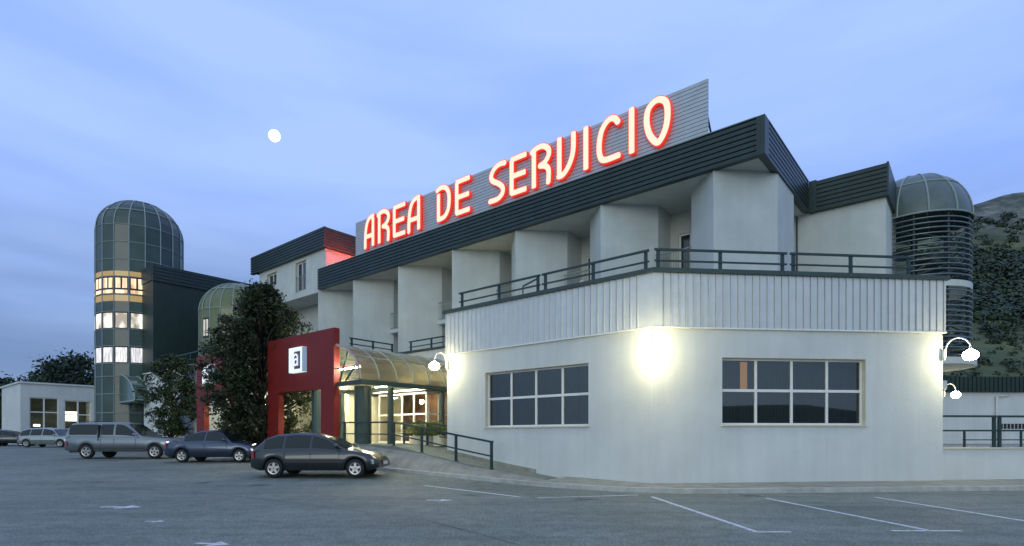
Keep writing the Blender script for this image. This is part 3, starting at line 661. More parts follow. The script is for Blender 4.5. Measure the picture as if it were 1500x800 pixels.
put('window_guard', m, MATS['balcony_rail_grey'], ub)

# ================================================================== ROOFTOP SIGN
AS = 5.62; S0 = pU(521, AS); S1 = pU(1037, AS); SZ0, SZ1 = ZF1+.06, 14.70
sg = thing('rooftop_sign', 'long grey slatted rooftop sign board with glowing letters AREA DE SERVICIO', 'sign', (*FU((S0+S1)/2, AS), SZ0))
m = MB(); ns = 16; hh = (SZ1-SZ0)/ns
for i in range(ns):
    m.box(FU, S0, S1, AS, AS+.06, SZ0+i*hh, SZ0+(i+1)*hh-.022); 
m.box(FU, S0+.01, S1-.01, AS+.03, AS+.055, SZ0, SZ1-.03)
put('board', m, SLAT, sg)
m = MB(); u = S0+.4
while u < S1:
    m.bar(P3(FU, u, AS+.1, SZ0-.1), P3(FU, u, AS+.1, SZ1-.1), .08, .08); m.bar(P3(FU, u, AS+.12, SZ1-.5), P3(FU, u, AS+1.6, ZF1-.08), .06, .06); u += 2.37
put('support_frame', m, STAIR, sg)
def crom(pts, n=6, closed=False):
    out_ = []; m_ = len(pts); P = [Vector(p) for p in pts]
    rng = range(m_ if closed else m_-1)
    for i in rng:
        if closed: p0, p1, p2, p3 = P[i-1], P[i], P[(i+1) % m_], P[(i+2) % m_]
        else: p0, p1, p2, p3 = P[max(i-1, 0)], P[i], P[i+1], P[min(i+2, m_-1)]
        for k in range(n):
            t = k/n; out_.append(.5*((2*p1)+(p2-p0)*t+(2*p0-5*p1+4*p2-p3)*t*t+(3*p1-p0-3*p2+p3)*t**3))
    out_.append(P[0] if closed else P[-1])
    return out_
GL = {   # strokes: ('l', points) straight / ('c', points) smooth curve / ('o', points) closed curve, in a unit box
 'A': [('c', [(.10, 0), (.11, .3), (.18, .62), (.36, .86), (.62, .95), (.90, .97)]), ('l', [(.86, 0), (.86, .9)]), ('l', [(.14, .36), (.86, .36)])],
 'R': [('l', [(.14, 0), (.14, .88)]), ('c', [(.02, .90), (.25, .96), (.58, .96), (.84, .84), (.86, .68), (.66, .54), (.42, .50)]), ('c', [(.42, .50), (.72, .44), (.86, .30), (.84, 0)])],
 'E': [('l', [(.14, .04), (.14, .94)]), ('l', [(.10, .935), (1, .935)]), ('l', [(.14, .5), (.93, .5)]), ('l', [(.10, .07), (1, .07)])],
 'D': [('l', [(.14, .02), (.14, .82)]), ('c', [(.02, .91), (.3, .96), (.62, .92), (.84, .75), (.88, .5), (.80, .26), (.55, .10), (.10, .07)])],
 'S': [('c', [(.98, .93), (.66, .95), (.34, .88), (.15, .72), (.24, .58), (.62, .44), (.84, .30), (.80, .15), (.52, .06), (.03, .06)])],
 'V': [('l', [(.14, .05), (.14, 1)]), ('c', [(.08, .07), (.34, .08), (.66, .26), (.86, .56), (.88, 1)])],
 'I': [('l', [(.5, 0), (.5, 1)])],
 'C': [('c', [(.93, .80), (.76, .93), (.50, .93), (.24, .76), (.13, .48), (.16, .20), (.36, .07), (1, .07)])],
 'O': [('o', [(.5, .94), (.20, .83), (.12, .58), (.22, .28), (.46, .06), (.62, .07), (.82, .30), (.88, .60), (.80, .84)])],
}
def stroke_field(ch, wd, H, sw):
    st = []
    for kind, pts in GL[ch]:
        pp = [(x*wd, y*H) for x, y in pts]
        if kind == 'c': pp = [tuple(v) for v in crom(pp)]
        if kind == 'o': pp = [tuple(v) for v in crom(pp, closed=True)]
        st.append((kind, pp))
    hw2 = sw/2
    def sdf(x, y):
        best = 9
        for kind, pp in st:
            for i in range(len(pp)-1):
                ax, ay = pp[i]; bx, by = pp[i+1]; dx, dy = bx-ax, by-ay; l2 = dx*dx+dy*dy
                if l2 < 1e-9: continue
                t = ((x-ax)*dx+(y-ay)*dy)/l2; l = math.sqrt(l2)
                tc_ = min(max(t, 0), 1); qx, qy = ax+dx*tc_, ay+dy*tc_
                d = math.hypot(x-qx, y-qy)-hw2
                if kind != 'o':
                    if i == 0 and t < 0: d = max(d, -t*l, abs((x-ax)*dy-(y-ay)*dx)/l-hw2)
                    if i == len(pp)-2 and t > 1: d = max(d, (t-1)*l, abs((x-ax)*dy-(y-ay)*dx)/l-hw2)
                if d < best: best = d
        return best
    return sdf
def march(sdf, x0, x1, y0, y1, st, iso):
    nx = int((x1-x0)/st)+1; ny = int((y1-y0)/st)+1
    Fd = [[sdf(x0+i*st, y0+j*st)-iso for i in range(nx+1)] for j in range(ny+1)]
    polys = []; edges = []
    for j in range(ny):
        for i in range(nx):
            c = [(i, j), (i+1, j), (i+1, j+1), (i, j+1)]; vals = [Fd[b][a] for a, b in c]
            if all(v >= 0 for v in vals): continue
            pos = [(x0+a*st, y0+b*st) for a, b in c]; poly = []; cr_ = []
            for k in range(4):
                k2 = (k+1) % 4
                if vals[k] < 0: poly.append(pos[k])
                if (vals[k] < 0) != (vals[k2] < 0):
                    t = vals[k]/(vals[k]-vals[k2]); q = (pos[k][0]+(pos[k2][0]-pos[k][0])*t, pos[k][1]+(pos[k2][1]-pos[k][1])*t)
                    poly.append(q); cr_.append((q, vals[k] < 0))
            polys.append(poly)
            for (q, ins), (q2, ins2) in zip(cr_, cr_[1:]+cr_[:1]):
                if ins and not ins2: edges.append((q, q2))
    return polys, edges
def letter(ch, u0, u1, z0, H, vfront, vback, mat_side, mat_face, parent, fr=FU, sw=.305, inset=.03, step=.045, name='letter'):
    wd = u1-u0; sd_ = stroke_field(ch, wd, H, sw)
    polys, edges = march(sd_, -.2, wd+.2, -.2, H+.2, step, 0)
    m_ = MB(); T = lambda q, v: P3(fr, u0+q[0], v, z0+q[1])
    for p in polys: m_.add([T(q, vfront) for q in p], [tuple(range(len(p)))])
    for a, b in edges: m_.quad(T(a, vback), T(b, vback), T(b, vfront), T(a, vfront))
    o = put(name, m_, mat_side, parent)
    polys, _ = march(sd_, -.2, wd+.2, -.2, H+.2, step, -inset); m_ = MB()
    for p in polys: m_.add([T(q, vfront-.006) for q in p], [tuple(range(len(p)))])
    put('letter_face', m_, mat_face, o)
txt = [('A', 533.6, 548.5), ('R', 553, 571.5), ('E', 575, 593.5), ('A', 597, 616), ('D', 639.5, 660.5), ('E', 666, 688.5), ('S', 716, 740.5), ('E', 746, 771.5), ('R', 778, 808), ('V', 815.5, 843.5), ('I', 852.5, 864), ('C', 873.5, 908), ('I', 919, 931.5), ('O', 942.5, 983)]
AL = AS-.19
for ch, a, b in txt:
    u0, u1 = pU(a, AL), pU(b, AL)
    if ch == 'I': c_ = (u0+u1)/2; u0, u1 = c_-.17, c_+.17
    letter(ch, u0, u1, 12.80, 1.84, AL, AL+.13, LSIDE, LFACE, sg)
m = MB(); m.bar(P3(FU, S0+.8, AS-.10, SZ0+.07), P3(FU, pU(1000, AS), AS-.10, SZ0+.07), .025, .025); put('light_strip', m, ORANGE, sg)
m = MB()
for x in (560, 600, 690, 765, 832, 925, 1012):
    u = pU(x, AS); m.bar(P3(FU, u, AS-.05, SZ0+.02), P3(FU, u+.35, AS-.22, SZ0+.10), .05, .04)
put('cable_bracket', m, STAIR, sg)
# red neon on the rear end of the board (lights the upper block)
m = MB()
for k in range(3): m.tube([P3(FU, S0+.15, AS+.5+.9*k, 13.0), P3(FU, S0+.15, AS+.5+.9*k, 14.3)], .04, 8)
put('end_neon', m, NEON, sg)

# ================================================================== SPIRAL STAIR TOWER (right)
SX, SY, SR = 17.95, 25.0, 2.02
sp = thing('spiral_stair_tower', 'round escape stair tower with curved louvre rings and panelled dome at the right end', 'stair tower', (SX, SY, 1))
def ringpts(r, z, n=48, a0=0, a1=2*PI): return [(SX+r*math.cos(a0+(a1-a0)*i/n), SY+r*math.sin(a0+(a1-a0)*i/n), z) for i in range(n+(0 if a1-a0 > 6.28 else 1))]
def dome(mb, cx, cy, r, z0, rise, nseg, rows, off=0):
    vs = []; fs = []
    for j in range(rows):
        t = (PI/2)*j/rows
        for i in range(nseg): a = 2*PI*i/nseg+off; vs.append((cx+r*math.cos(t)*math.cos(a), cy+r*math.cos(t)*math.sin(a), z0+rise*math.sin(t)))
    vs.append((cx, cy, z0+rise)); e = len(vs)-1
    for j in range(rows-1):
        for i in range(nseg): a = j*nseg+i; b = j*nseg+(i+1) % nseg; fs.append((a, b, b+nseg, a+nseg))
    for i in range(nseg): fs.append(((rows-1)*nseg+i, (rows-1)*nseg+(i+1) % nseg, e))
    mb.add(vs, fs, True)
def domeribs(mb, cx, cy, r, z0, rise, nrib, w_, hoops, off=0, hr=None):
    for i in range(nrib):
        a = 2*PI*i/nrib+off; pts = []
        for j in range(13):
            t = (PI/2)*j/13; pts.append((cx+r*math.cos(t)*math.cos(a), cy+r*math.cos(t)*math.sin(a), z0+rise*math.sin(t)))
        pts.append((cx, cy, z0+rise)); mb.tube(pts, w_, 5, sm=False)
    for t in hoops:
        rr = r*math.cos(t); mb.tube([(cx+rr*math.cos(2*PI*i/48), cy+rr*math.sin(2*PI*i/48), z0+rise*math.sin(t)) for i in range(48)], w_, 5, closed=True, sm=False)
DZ = 10.75
m = MB(); dome(m, SX, SY, SR+.06, DZ, 2.25, 48, 12); put('dome', m, DGLASS, sp)
m = MB(); domeribs(m, SX, SY, SR+.075, DZ, 2.26, 12, .032, [0, R(40)], off=R(8)); put('dome_ribs', m, MULL, sp)
m = MB(); z = DZ-.22
while z > 5.0:
    if not (7.55 < z < 8.1): 
        m.tube(ringpts(SR, z), .030, 6, closed=True)
    z -= .215
put('louvre_ring', m, LOUV, sp)
m = MB()
for i in range(10):
    a = 2*PI*i/10+R(18); m.bar((SX+(SR-.06)*math.cos(a), SY+(SR-.06)*math.sin(a), 4.75), (SX+(SR-.06)*math.cos(a), SY+(SR-.06)*math.sin(a), DZ), .07, .07)
m.tube([(SX, SY, 1.0), (SX, SY, DZ)], .14, 12); put('post_frame', m, STAIR, sp)
m = MB(); m.prism([(SX+(SR+.02)*math.cos(2*PI*i/40), SY+(SR+.02)*math.sin(2*PI*i/40)) for i in range(40)], 7.66, 7.92); put('landing', m, PIER, sp)
m = MB(); m.prism([(SX+(SR+.16)*math.cos(2*PI*i/40), SY+(SR+.16)*math.sin(2*PI*i/40)) for i in range(40)], 4.45, 4.72); put('base_landing', m, PIER, sp)
m = MB()
for i in range(64):
    a = -.33*i; z = 4.8+i*.165
    if z > 10.2: break
    for rr0, rr1 in ((.12, SR-.12),):
        q = [(SX+rr0*math.cos(a-.18), SY+rr0*math.sin(a-.18)), (SX+rr1*math.cos(a-.18), SY+rr1*math.sin(a-.18)), (SX+rr1*math.cos(a+.18), SY+rr1*math.sin(a+.18)), (SX+rr0*math.cos(a+.18), SY+rr0*math.sin(a+.18))]
        if 7.6 < z < 7.95: continue
        m.prism(q, z-.06, z)
put('stair_tread', m, STAIR, sp)
m = MB(); hp = []
for i in range(0, 34*4):
    a = -.33*i/4; z = 4.8+i*.165/4+.95; 
    if z > 10.6: break
    hp.append((SX+(SR-.2)*math.cos(a), SY+(SR-.2)*math.sin(a), z))
m.tube(hp, .03, 6); m.tube([(x, y, z-.45) for x, y, z in hp], .03, 6); m.tube([(x, y, z-.85) for x, y, z in hp], .06, 6); put('handrail', m, STAIR, sp)

# rear extension and far building at the right
ex = thing('rear_extension', 'small white rear extension with ribbed metal edge behind the stair tower', 'building', (20, 26.5, 0))
m = MB(); m.box(W, 14.2, 20.72, 26.9, 33, .98, 3.75); put('wall', m, WALL, ex)
m = MB(); ribbed(m, W, 14.2, 20.85, 3.75, 4.15, 26.82, pitch=.2); m.box(W, 14.2, 20.85, 26.85, 33, 3.752, 4.148); put('parapet_cladding', m, CLAD, ex)
fb = thing('service_building', 'low white service building with dark green corrugated roof edge below the hill', 'building', (34, 40, 0))
FB = lambda p, a: (22+p*.998, 38.0+p*.03+a)
m = MB(); m.box(FB, -3, 40, 0, 10, .9, 4.55); put('wall', m, WALL, fb)
m = MB(); ribbed(m, FB, -3.3, 40.3, 4.5, 5.55, -.25, pitch=.30, gw=.10, gd=.05); m.box(FB, -3.3, 40.3, -.24, 10.3, 4.5, 5.54); put('roof_edge', m, GREENB, fb)
m = MB(); m.tube([P3(FB, kk(1459)*38.3-22, -.12, 1.2), P3(FB, kk(1459)*38.3-22, -.12, 4.2), P3(FB, kk(1459)*38.3-22+.9, -.12, 4.3)], .07, 8); put('downpipe', m, ARM, fb)
m = MB()
for k in range(9):
    u = kk(1468)*38.2-22+k*.26; m.box(FB, u, u+.18, -.03, 0-.002, 2.0, 2.35)
put('vent_grille', m, BLACKF, fb)

# ================================================================== WALL LAMPS
def wall_lamp(label, base, d, mt=GLOBE, reach=.62, r=.19, rise=.34):
    """gooseneck: base on the wall, d outward unit (x,y)"""
    t = thing('wall_lamp', label, 'lamp', base, 0, 'globe wall lamps')
    m = MB(); m.tube([(0, 0, -.28), (0, 0, .05)], .045, 10); put('wall_bracket', m, ARM, t, world=False)
    m = MB(); pts = []; d = Vector(d).normalized(); rr = reach/2
    pts = [(d.x*.04, d.y*.04, -.2), (d.x*.04, d.y*.04, .02)]
    for k in range(1, 13):
        a = PI*k/12; q = .04+rr-rr*math.cos(a); pts.append((d.x*q, d.y*q, .02+rise*math.sin(a)))
    e = pts[-1]; pts.append((e[0], e[1], -.02))
    m.tube(pts, .022, 8); put('arm', m, ARM, t, world=False)
    m = MB(); m.sphere((e[0], e[1], -.02-r*.82), r, 40, 26, sz=.82); put('globe', m, mt, t, world=False)
    m = MB(); m.tube([(e[0], e[1], -.04), (e[0], e[1], .03)], .05, 10); put('collar', m, ARM, t, world=False)
    return t
bis = ((-V)-NB).normalized()
wall_lamp('lit globe lamp at the angled front corner, centre of the brightest glow', (C0.x+bis.x*.03, C0.y+bis.y*.03, 4.10), bis, rise=.16)
wall_lamp('lit globe lamp at the left end of the restaurant wall above the ramp', (*FU(Lp+.06, -.06), 4.28), (-.82, -.57), reach=.5)
wall_lamp('large lit globe lamp on a gooseneck arm at the right end of the restaurant wall', (*FE(Re-.02, -.06), 4.02), (.74, -.67), reach=.58)
wall_lamp('smaller lit globe lamp on the rear extension, lowest at the far right', (20.78, 26.95, 3.65), (.99, -.1), mt=GLOBE, reach=.5)
wall_lamp('lit globe lamp under the entrance canopy seen beside the red portal leg', (*FU(-17.9, 1.55), 3.9), (-V.x, -V.y), mt=GLOBE2, reach=.5)
wall_lamp('lit globe lamp behind the dark trees on the far court wall', (*FU(-24.8, 1.55), 3.6), (-V.x, -V.y), mt=GLOBE2, reach=.5)

# ================================================================== ENTRANCE CANOPY
cpn = thing('entrance_canopy', 'brown translucent barrel vault canopy over the hotel entrance', 'canopy', (*FU(-14.8, 1), 1.1))
PR, PL = -12.2, -17.2; PM = (PR+PL)/2; HWD = (PR-PL)/2; ZE = 3.80; RISE = 1.65; AF, AB = -1.3, 4.35
POLY = glassmat('canopy_polycarbonate', (.40, .34, .20), refl=.10, rough=.25, dark=(.20, .17, .11), trans=.42)
def vp(t, a, dr=0): return P3(FU, PM+(HWD+dr)*math.cos(t), a, ZE+(RISE+dr)*math.sin(t))
m = MB(); nn = 20; NA = 6
for i in range(nn):
    t0, t1 = PI*i/nn, PI*(i+1)/nn
    m.add([vp(t0, AF+.02), vp(t0, AB), vp(t1, AB), vp(t1, AF+.02)], [(0, 1, 2, 3)], True)
put('vault', m, POLY, cpn)
for k in range(NA+1):
    a = AF+(AB-AF)*k/NA; m = MB(); m.tube([vp(PI*i/24, a, .02) for i in range(25)], .032 if k else .05, 6); put('arch_rib', m, MULL if k else mat('pink_grey_rib', (.36, .28, .28), rough=.5), cpn)
m = MB()
for t in (R(38), R(90), R(142)): m.bar(vp(t, AF, .02), vp(t, AB, .02), .05, .05)
put('purlin', m, MULL, cpn)
m = MB(); m.box(FU, PR-.09, PR+.09, AF, AB, ZE-.2, ZE); m.box(FU, PL-.09, PL+.09, AF, AB, ZE-.2, ZE); m.box(FU, PL+.09, PR-.09, AF+.02, AF+.16, ZE-.2, ZE-.02); m.box(FU, PL+.09, PR-.09, 1.4, 1.54, ZE-.2, ZE-.02); put('eaves_beam', m, CAPG, cpn)
m = MB()
for t in (R(25), R(50), R(75), R(105), R(130), R(155)):
    e = vp(t, AF+.05, -.03); m.bar(P3(FU, PM+(HWD)*math.cos(t)*.62, AF+.05, ZE), e, .05, .05)
m.bar(vp(R(20), AF+.05), vp(R(160), AF+.05), .05, .05); put('truss', m, RAILG, cpn)
for (pp, aa, w1) in ((-13.05, -.55, .36), (-12.6, .55, .14), (-16.4, -.55, .36), (-16.8, .9, .14), (-12.6, 3.6, .14)):
    m = MB(); x, y = FU(pp, aa); m.prism([(x+w1*math.cos(2*PI*i/16), y+w1*math.sin(2*PI*i/16)) for i in range(16)], 1.0, ZE-.2); put('column', m, CAPG, cpn)
tl = MB(); tl.tube([P3(FU, PM-1.0, AF+.5, 4.42), P3(FU, PM+1.75, AF+.5, 4.42)], .045, 8)
t_ = thing('tube_light', 'lit fluorescent tube hung under the front of the entrance canopy', 'light', P3(FU, PM, AF+.5, 4.42)); put('tube', tl, TUBE, t_)
m = MB(); m.box(FU, PM-1.05, PM+1.8, AF+.46, AF+.54, 4.48, 4.54); put('fitting', m, ARM, t_)

m = MB(); m.tube([P3(FU, PM-1.2, 2.2, 3.86), P3(FU, PM+1.4, 2.2, 3.86)], .045, 8)  # extra tube added under mid-canopy to brighten the entrance court
t_ = thing('tube_light', 'added fluorescent tube deeper under the entrance canopy, brightening the court before the vestibule', 'light', P3(FU, PM, 2.2, 3.86)); put('tube', m, TUBE, t_)
m = MB(); m.box(FU, PM-1.25, PM+1.45, 2.16, 2.24, 3.92, 3.97); put('fitting', m, ARM, t_)
# vestibule
vs_ = thing('glazed_vestibule', 'white framed glazed entrance vestibule with lit interior beside the ramp', 'vestibule', (*FU(-14.8, 3.6), 1.14))
VP0, VP1, VA = pU(556, 3.0), pU(625, 3.0), 3.0; ZV = 3.66
m = MB(); fw = .07
def frame_wall(m, fr, u0, u1, v, z0, z1, n, zm):
    for i in range(n+1):
        u = u0+(u1-u0)*i/n; m.box(fr, u-fw/2, u+fw/2, v-.04, v+.04, z0, z1)
    for i in range(n):
        a = u0+(u1-u0)*i/n+fw/2; b = u0+(u1-u0)*(i+1)/n-fw/2
        m.box(fr, a, b, v-.035, v+.035, z0, z0+.10); m.box(fr, a, b, v-.035, v+.035, z1-.14, z1-.003); m.box(fr, a, b, v-.035, v+.035, zm-.035, zm+.035)
frame_wall(m, FU, VP0, VP1, VA, 1.14, ZV, 4, 2.55)
FS = lambda u, v: FU(VP1-v, u)
frame_wall(m, FS, VA+.09, 4.45, 0, 1.14, ZV, 2, 2.55)
put('frame', m, WHITEF, vs_)
m = MB(); m.quad(P3(FU, VP0, VA, 1.2), P3(FU, VP1, VA, 1.2), P3(FU, VP1, VA, ZV-.1), P3(FU, VP0, VA, ZV-.1)); m.quad(P3(FU, VP1, VA, 1.2), P3(FU, VP1, 4.45, 1.2), P3(FU, VP1, 4.45, ZV-.1), P3(FU, VP1, VA, ZV-.1)); put('pane', m, GLASSC, vs_)
m = MB(); a, b, c, d = P3(FU, VP0-.2, VA-.25, ZV), P3(FU, VP1+.25, VA-.25, ZV), P3(FU, VP1+.25, 4.4, ZV), P3(FU, VP0-.2, 4.4, ZV); e, f = P3(FU, VP0+1.0, 3.9, ZV+.55), P3(FU, VP1-.9, 3.9, ZV+.55)
m.add([a, b, c, d, e, f], [(0, 1, 5, 4), (1, 2, 5), (2, 3, 4, 5), (3, 0, 4), (3, 2, 1, 0)]); put('roof', m, CREAM, vs_)
m = MB(); m.box(FU, VP0-.22, VP1+.27, VA-.27, 4.35, ZV-.10+.1, ZV+.07); put('fascia', m, WHITEF, vs_)
BR = mat('brown_interior_wall', (.16, .08, .04), rough=.6, c2=(.05, .025, .015), vscale=2.5)
m = MB(); m.quad(P3(FU, VP0, 4.44, 1.14), P3(FU, VP1-.05, 4.44, 1.14), P3(FU, VP1-.05, 4.44, ZV), P3(FU, VP0, 4.44, ZV)); put('interior_wall', m, BR, vs_)
# glazed doors to the right of the vestibule (behind)
m = MB(); frame_wall(m, FU, -12.6, -9.6, 4.36, 1.14, 3.6, 3, 2.5); put('frame', m, WHITEF, vs_)
m = MB(); m.quad(P3(FU, -12.6, 4.37, 1.2), P3(FU, -9.6, 4.37, 1.2), P3(FU, -9.6, 4.37, 3.5), P3(FU, -12.6, 4.37, 3.5)); put('door_pane', m, litwin('lit_lobby', (.035, .02, .012), (.40, .17, .08), .55, 1.6, 1), vs_)
def plight(name, loc, e, c, r=.1):
    l = bpy.data.lights.new(name, 'POINT'); l.energy = e; l.color = c; l.shadow_soft_size = r; o = bpy.data.objects.new(name, l); col.objects.link(o); o.location = loc; return o
m = MB(); lx = P3(FU, -14.2, 3.75, 3.2); m.sphere(lx, .11, 12, 8); tag(put('lobby_lamp', m, mat('lobby_lamp_glow', (.9, .9, .8), emit=(1, .8, .45), estr=90)), 'small lit ceiling lamp inside the glazed vestibule', 'lamp')
lo = bpy.data.objects['lobby_lamp']
# planters with palms
def frond_plant(name, loc, n, ln, label, group, seed):
    rnd = random.Random(seed); t = thing(name, label, 'plant', loc, 0, group)
    m = MB()
    for i in range(n):
        az_ = rnd.uniform(0, 2*PI); el = rnd.uniform(.5, 1.35); l = ln*rnd.uniform(.6, 1.1); d = Vector((math.cos(az_), math.sin(az_), 0)); pts = []
        for k in range(8):
            s = k/7; pts.append(Vector((0, 0, .1))+d*(l*s*math.cos(el)+.25*l*s*s)+Vector((0, 0, l*s*math.sin(el)-.45*l*s*s)))
        side = d.cross(Vector((0, 0, 1)))
        for k in range(1, 7):
            for sg_ in (-1, 1):
                a = pts[k]; b = a+side*sg_*.16*l*(1-abs(k-3)/5)+(pts[k+1]-pts[k])*.9-Vector((0, 0, .04)); c = a+(pts[k+1]-pts[k])*.28
                m.add([a, b, c], [(0, 1, 2)])
        for k in range(7): m.add([pts[k]-side*.008, pts[k]+side*.008, pts[k+1]+side*.006, pts[k+1]-side*.006], [(0, 1, 2, 3)])
    put('fronds', m, PALM, t, world=False)
    m = MB(); m.prism([(.24*math.cos(2*PI*i/14), .24*math.sin(2*PI*i/14)) for i in range(14)], -.35, .08); put('pot', m, CREAM, t, world=False)
for i, (px, a, s) in enumerate([(607, 2.0, 1.35), (622, 2.2, 1.5), (636, 1.6, 1.3), (648, 2.0, 1.35), (612, 1.2, 1.1), (627, 1.1, 1.1), (643, 1.0, 1.1)]):
    u = pU(px, a); x, y = FU(u, a); frond_plant('potted_palm', (x, y, 1.42), 44, s, ['yellow green potted palm under the left wall lamp, nearest the vestibule', 'tallest potted palm in the middle of the entrance planters', 'potted palm with drooping fronds right of the tallest palm', 'potted palm against the restaurant wall end', 'low potted palm in front, left of the entrance planters', 'low potted palm in front, middle of the entrance planters', 'low potted palm in front, right of the entrance planters'][i], 'palms by the entrance', 30+i)

# ================================================================== RED PORTALS
def portal(p0, p1, lab, sign_px, zs=(4.38, 5.45), lit=1):
    zb = .35; zt = 6.10; zo = 3.55; a0, a1 = -1.42, -1.14
    t = thing('red_portal', lab, 'portal', (*FU((p0+p1)/2, a0), zb))
    m = MB(); m.box(FU, p0, p1, a0, a1, zo, zt); put('panel', m, RED, t)
    for (u, v) in ((p0, p0+1.05), (p1-1.0, p1)):
        m = MB(); m.box(FU, u, v, a0+.0, a1-.0, zb, zo); put('leg', m, RED, t)
    return t
p10, p11 = pU(392, -1.42), pU(489, -1.42)
pt1 = portal(p10, p11, 'red portal frame with white letter sign in front of the entrance canopy', 430)
p20, p21 = pU(288, -1.42), pU(288, -1.42)+5.5
pt2 = portal(p20, p21, 'red portal frame farther back, half hidden by the dark trees', 315)
def asign(uc, lab, s=1.12, zc=4.93):
    t = thing('letter_sign', lab, 'sign', P3(FU, uc, -1.6, zc)); a0, a1 = -1.66, -1.42; h = s/2; w_ = .14
    m = MB()
    m.box(FU, uc-h, uc+h, a0, a1-.002, zc-h, zc-h+w_); m.box(FU, uc-h, uc+h, a0, a1-.002, zc+h-w_, zc+h); m.box(FU, uc-h, uc-h+w_, a0, a1-.002, zc-h+w_, zc+h-w_); m.box(FU, uc+h-w_, uc+h, a0, a1-.002, zc-h+w_, zc+h-w_)
    put('box_frame', m, SIGNW, t)
    m = MB(); m.box(FU, uc+h+.001, uc+h+.012, a0+.01, a1-.004, zc-h+.01, zc+h-.01); put('box_side', m, SIGNS, t)
    m = MB(); m.box(FU, uc-h+w_, uc+h-w_, a1-.06, a1-.03, zc-h+w_, zc+h-w_); put('back_panel', m, DKRED, t)
    GL['a'] = [('c', [(.16, .84), (.36, .95), (.62, .93), (.80, .76), (.82, .45), (.82, .02)]), ('o', [(.80, .42), (.66, .54), (.36, .56), (.16, .42), (.16, .20), (.36, .08), (.60, .12), (.78, .26)])]
    letter('a', uc-.21, uc+.21, zc-.27, .54, a0+.03, a0+.10, LIL, SIGNW, t, sw=.10, inset=.006, step=.02)
    return t
asign(pU(430, -1.74), 'white framed square sign with a white letter a on the nearer red portal')
asign(p20+1.95, 'brightly lit white square letter sign on the farther red portal, behind leaves')

# ================================================================== LEFT PART OF THE HOTEL
lb = thing('left_terrace_block', 'long low white terrace block under the green box, left of the red portals', 'building', (*FU(-33, 3), 0))
m = MB()
hh2 = [(-35.2, -32.4, 1.7, 3.6)]
wall_holes(m, FU, -41.5, -30.5, .4, ZP1, 0, hh2); reveals(m, FU, hh2[0], 0, .15)
m.quad(P3(FU, -30.5, 0, .4), P3(FU, -30.5, 2.2, .4), P3(FU, -30.5, 2.2, ZP1), P3(FU, -30.5, 0, ZP1))
wall_holes(m, FU, -30.5, -24, .4, ZP1-.2, 2.2, [(-29.6, -27.2, 1.4, 3.4)])
m.quad(P3(FU, -24, 2.2, .4), P3(FU, -24, 1.6, .4), P3(FU, -24, 1.6, 5.9), P3(FU, -24, 2.2, 5.9))
put('wall', m, WALL, lb)
m = MB(); m.box(FU, -29.6, -27.2, 2.3, 2.34, 1.4, 3.4); m.box(FU, -35.2, -32.4, .12, .15, 1.7, 3.6); put('window', m, MATS['door_dark_glass'], lb)
m = MB(); m.box(FU, -41.5, -30.4, -.1, .2, ZP1, ZCAP-.03); m.box(FU, -30.5, -24, 2.1, 2.4, ZP1-.2, ZCAP-.23); put('coping', m, WHITEF, lb)
m = MB(); m.add([(x, y, 5.7) for x, y in [FU(-41, .1), FU(-30.6, .1), FU(-30.6, 2.3), FU(-24, 2.3), FU(-24, 14), FU(-41, 14)]], [tuple(range(6))]); put('terrace_deck', m, CONC, lb)
railing('thin dark railing on the far left terrace below the green box wall', FU, [-41, -39, -37, -35, -33, -31], .1, lambda u: ZCAP-.03, .8, ends=.05, postw=.05)
m = MB(); m.box(W, -24.2, -17.5, 33.4, 33.65, .3, 1.35); 
x0, y0 = FU(-40, -1.6)
m = MB(); m.box(FU, -38.5, -28.9, -1.62, -1.42, .3, 1.28); tag(put('boundary_wall', m, WALL), 'low pale boundary wall between the parked pickup and the trees', 'wall')

gb = thing('green_box_block', 'tall dark green windowless hotel block with ribbed roof edge right of the glass tower', 'building', (*FU(-41, 6), 0))
GX = -40.5
m = MB(); m.prism([FU(-44.5, .3), FU(GX, .3), FU(GX, 22), FU(-44.5, 22)], .4, 13.25); put('wall', m, GREENB, gb)
m = MB(); hribs(m, FU, .25, 22, 13.2, 14.45, GX+.12, 5, along='v'); put('fascia', m, GREEN, gb)
m = MB(); m.prism([FU(-44.5, .24), FU(GX-.14, .24), FU(GX-.14, 22), FU(-44.5, 22)], 13.26, 14.42); put('roof', m, GREEN, gb)
m = MB(); m.bar(P3(FU, GX+3.4, 4.2, 5.7), P3(FU, GX+3.4, 4.2, 10.6), .05, .05); m.bar(P3(FU, GX+3.0, 4.2, 9.3), P3(FU, GX+3.9, 4.2, 9.2), .03, .03); m.bar(P3(FU, GX+3.2, 4.2, 8.1), P3(FU, GX+3.7, 4.2, 8.15), .03, .03)
tag(put('antenna_pole', m, MULL), 'thin pale antenna pole on the terrace before the green wall', 'pole')
m = MB(); m.box(FU, -54, -48.6, 3.6, 9, .5, 8.4); bb = put('back_building', m, PIER); tag(bb, 'grey stair block just visible behind the left side of the glass tower', 'building')
m = MB(); m.box(FU, -54.2, -48.4, 3.4, 9.2, 8.41, 9.6); put('roof_edge', m, mat('slate_grey_edge', (.10, .14, .17), rough=.6), bb, world=False)

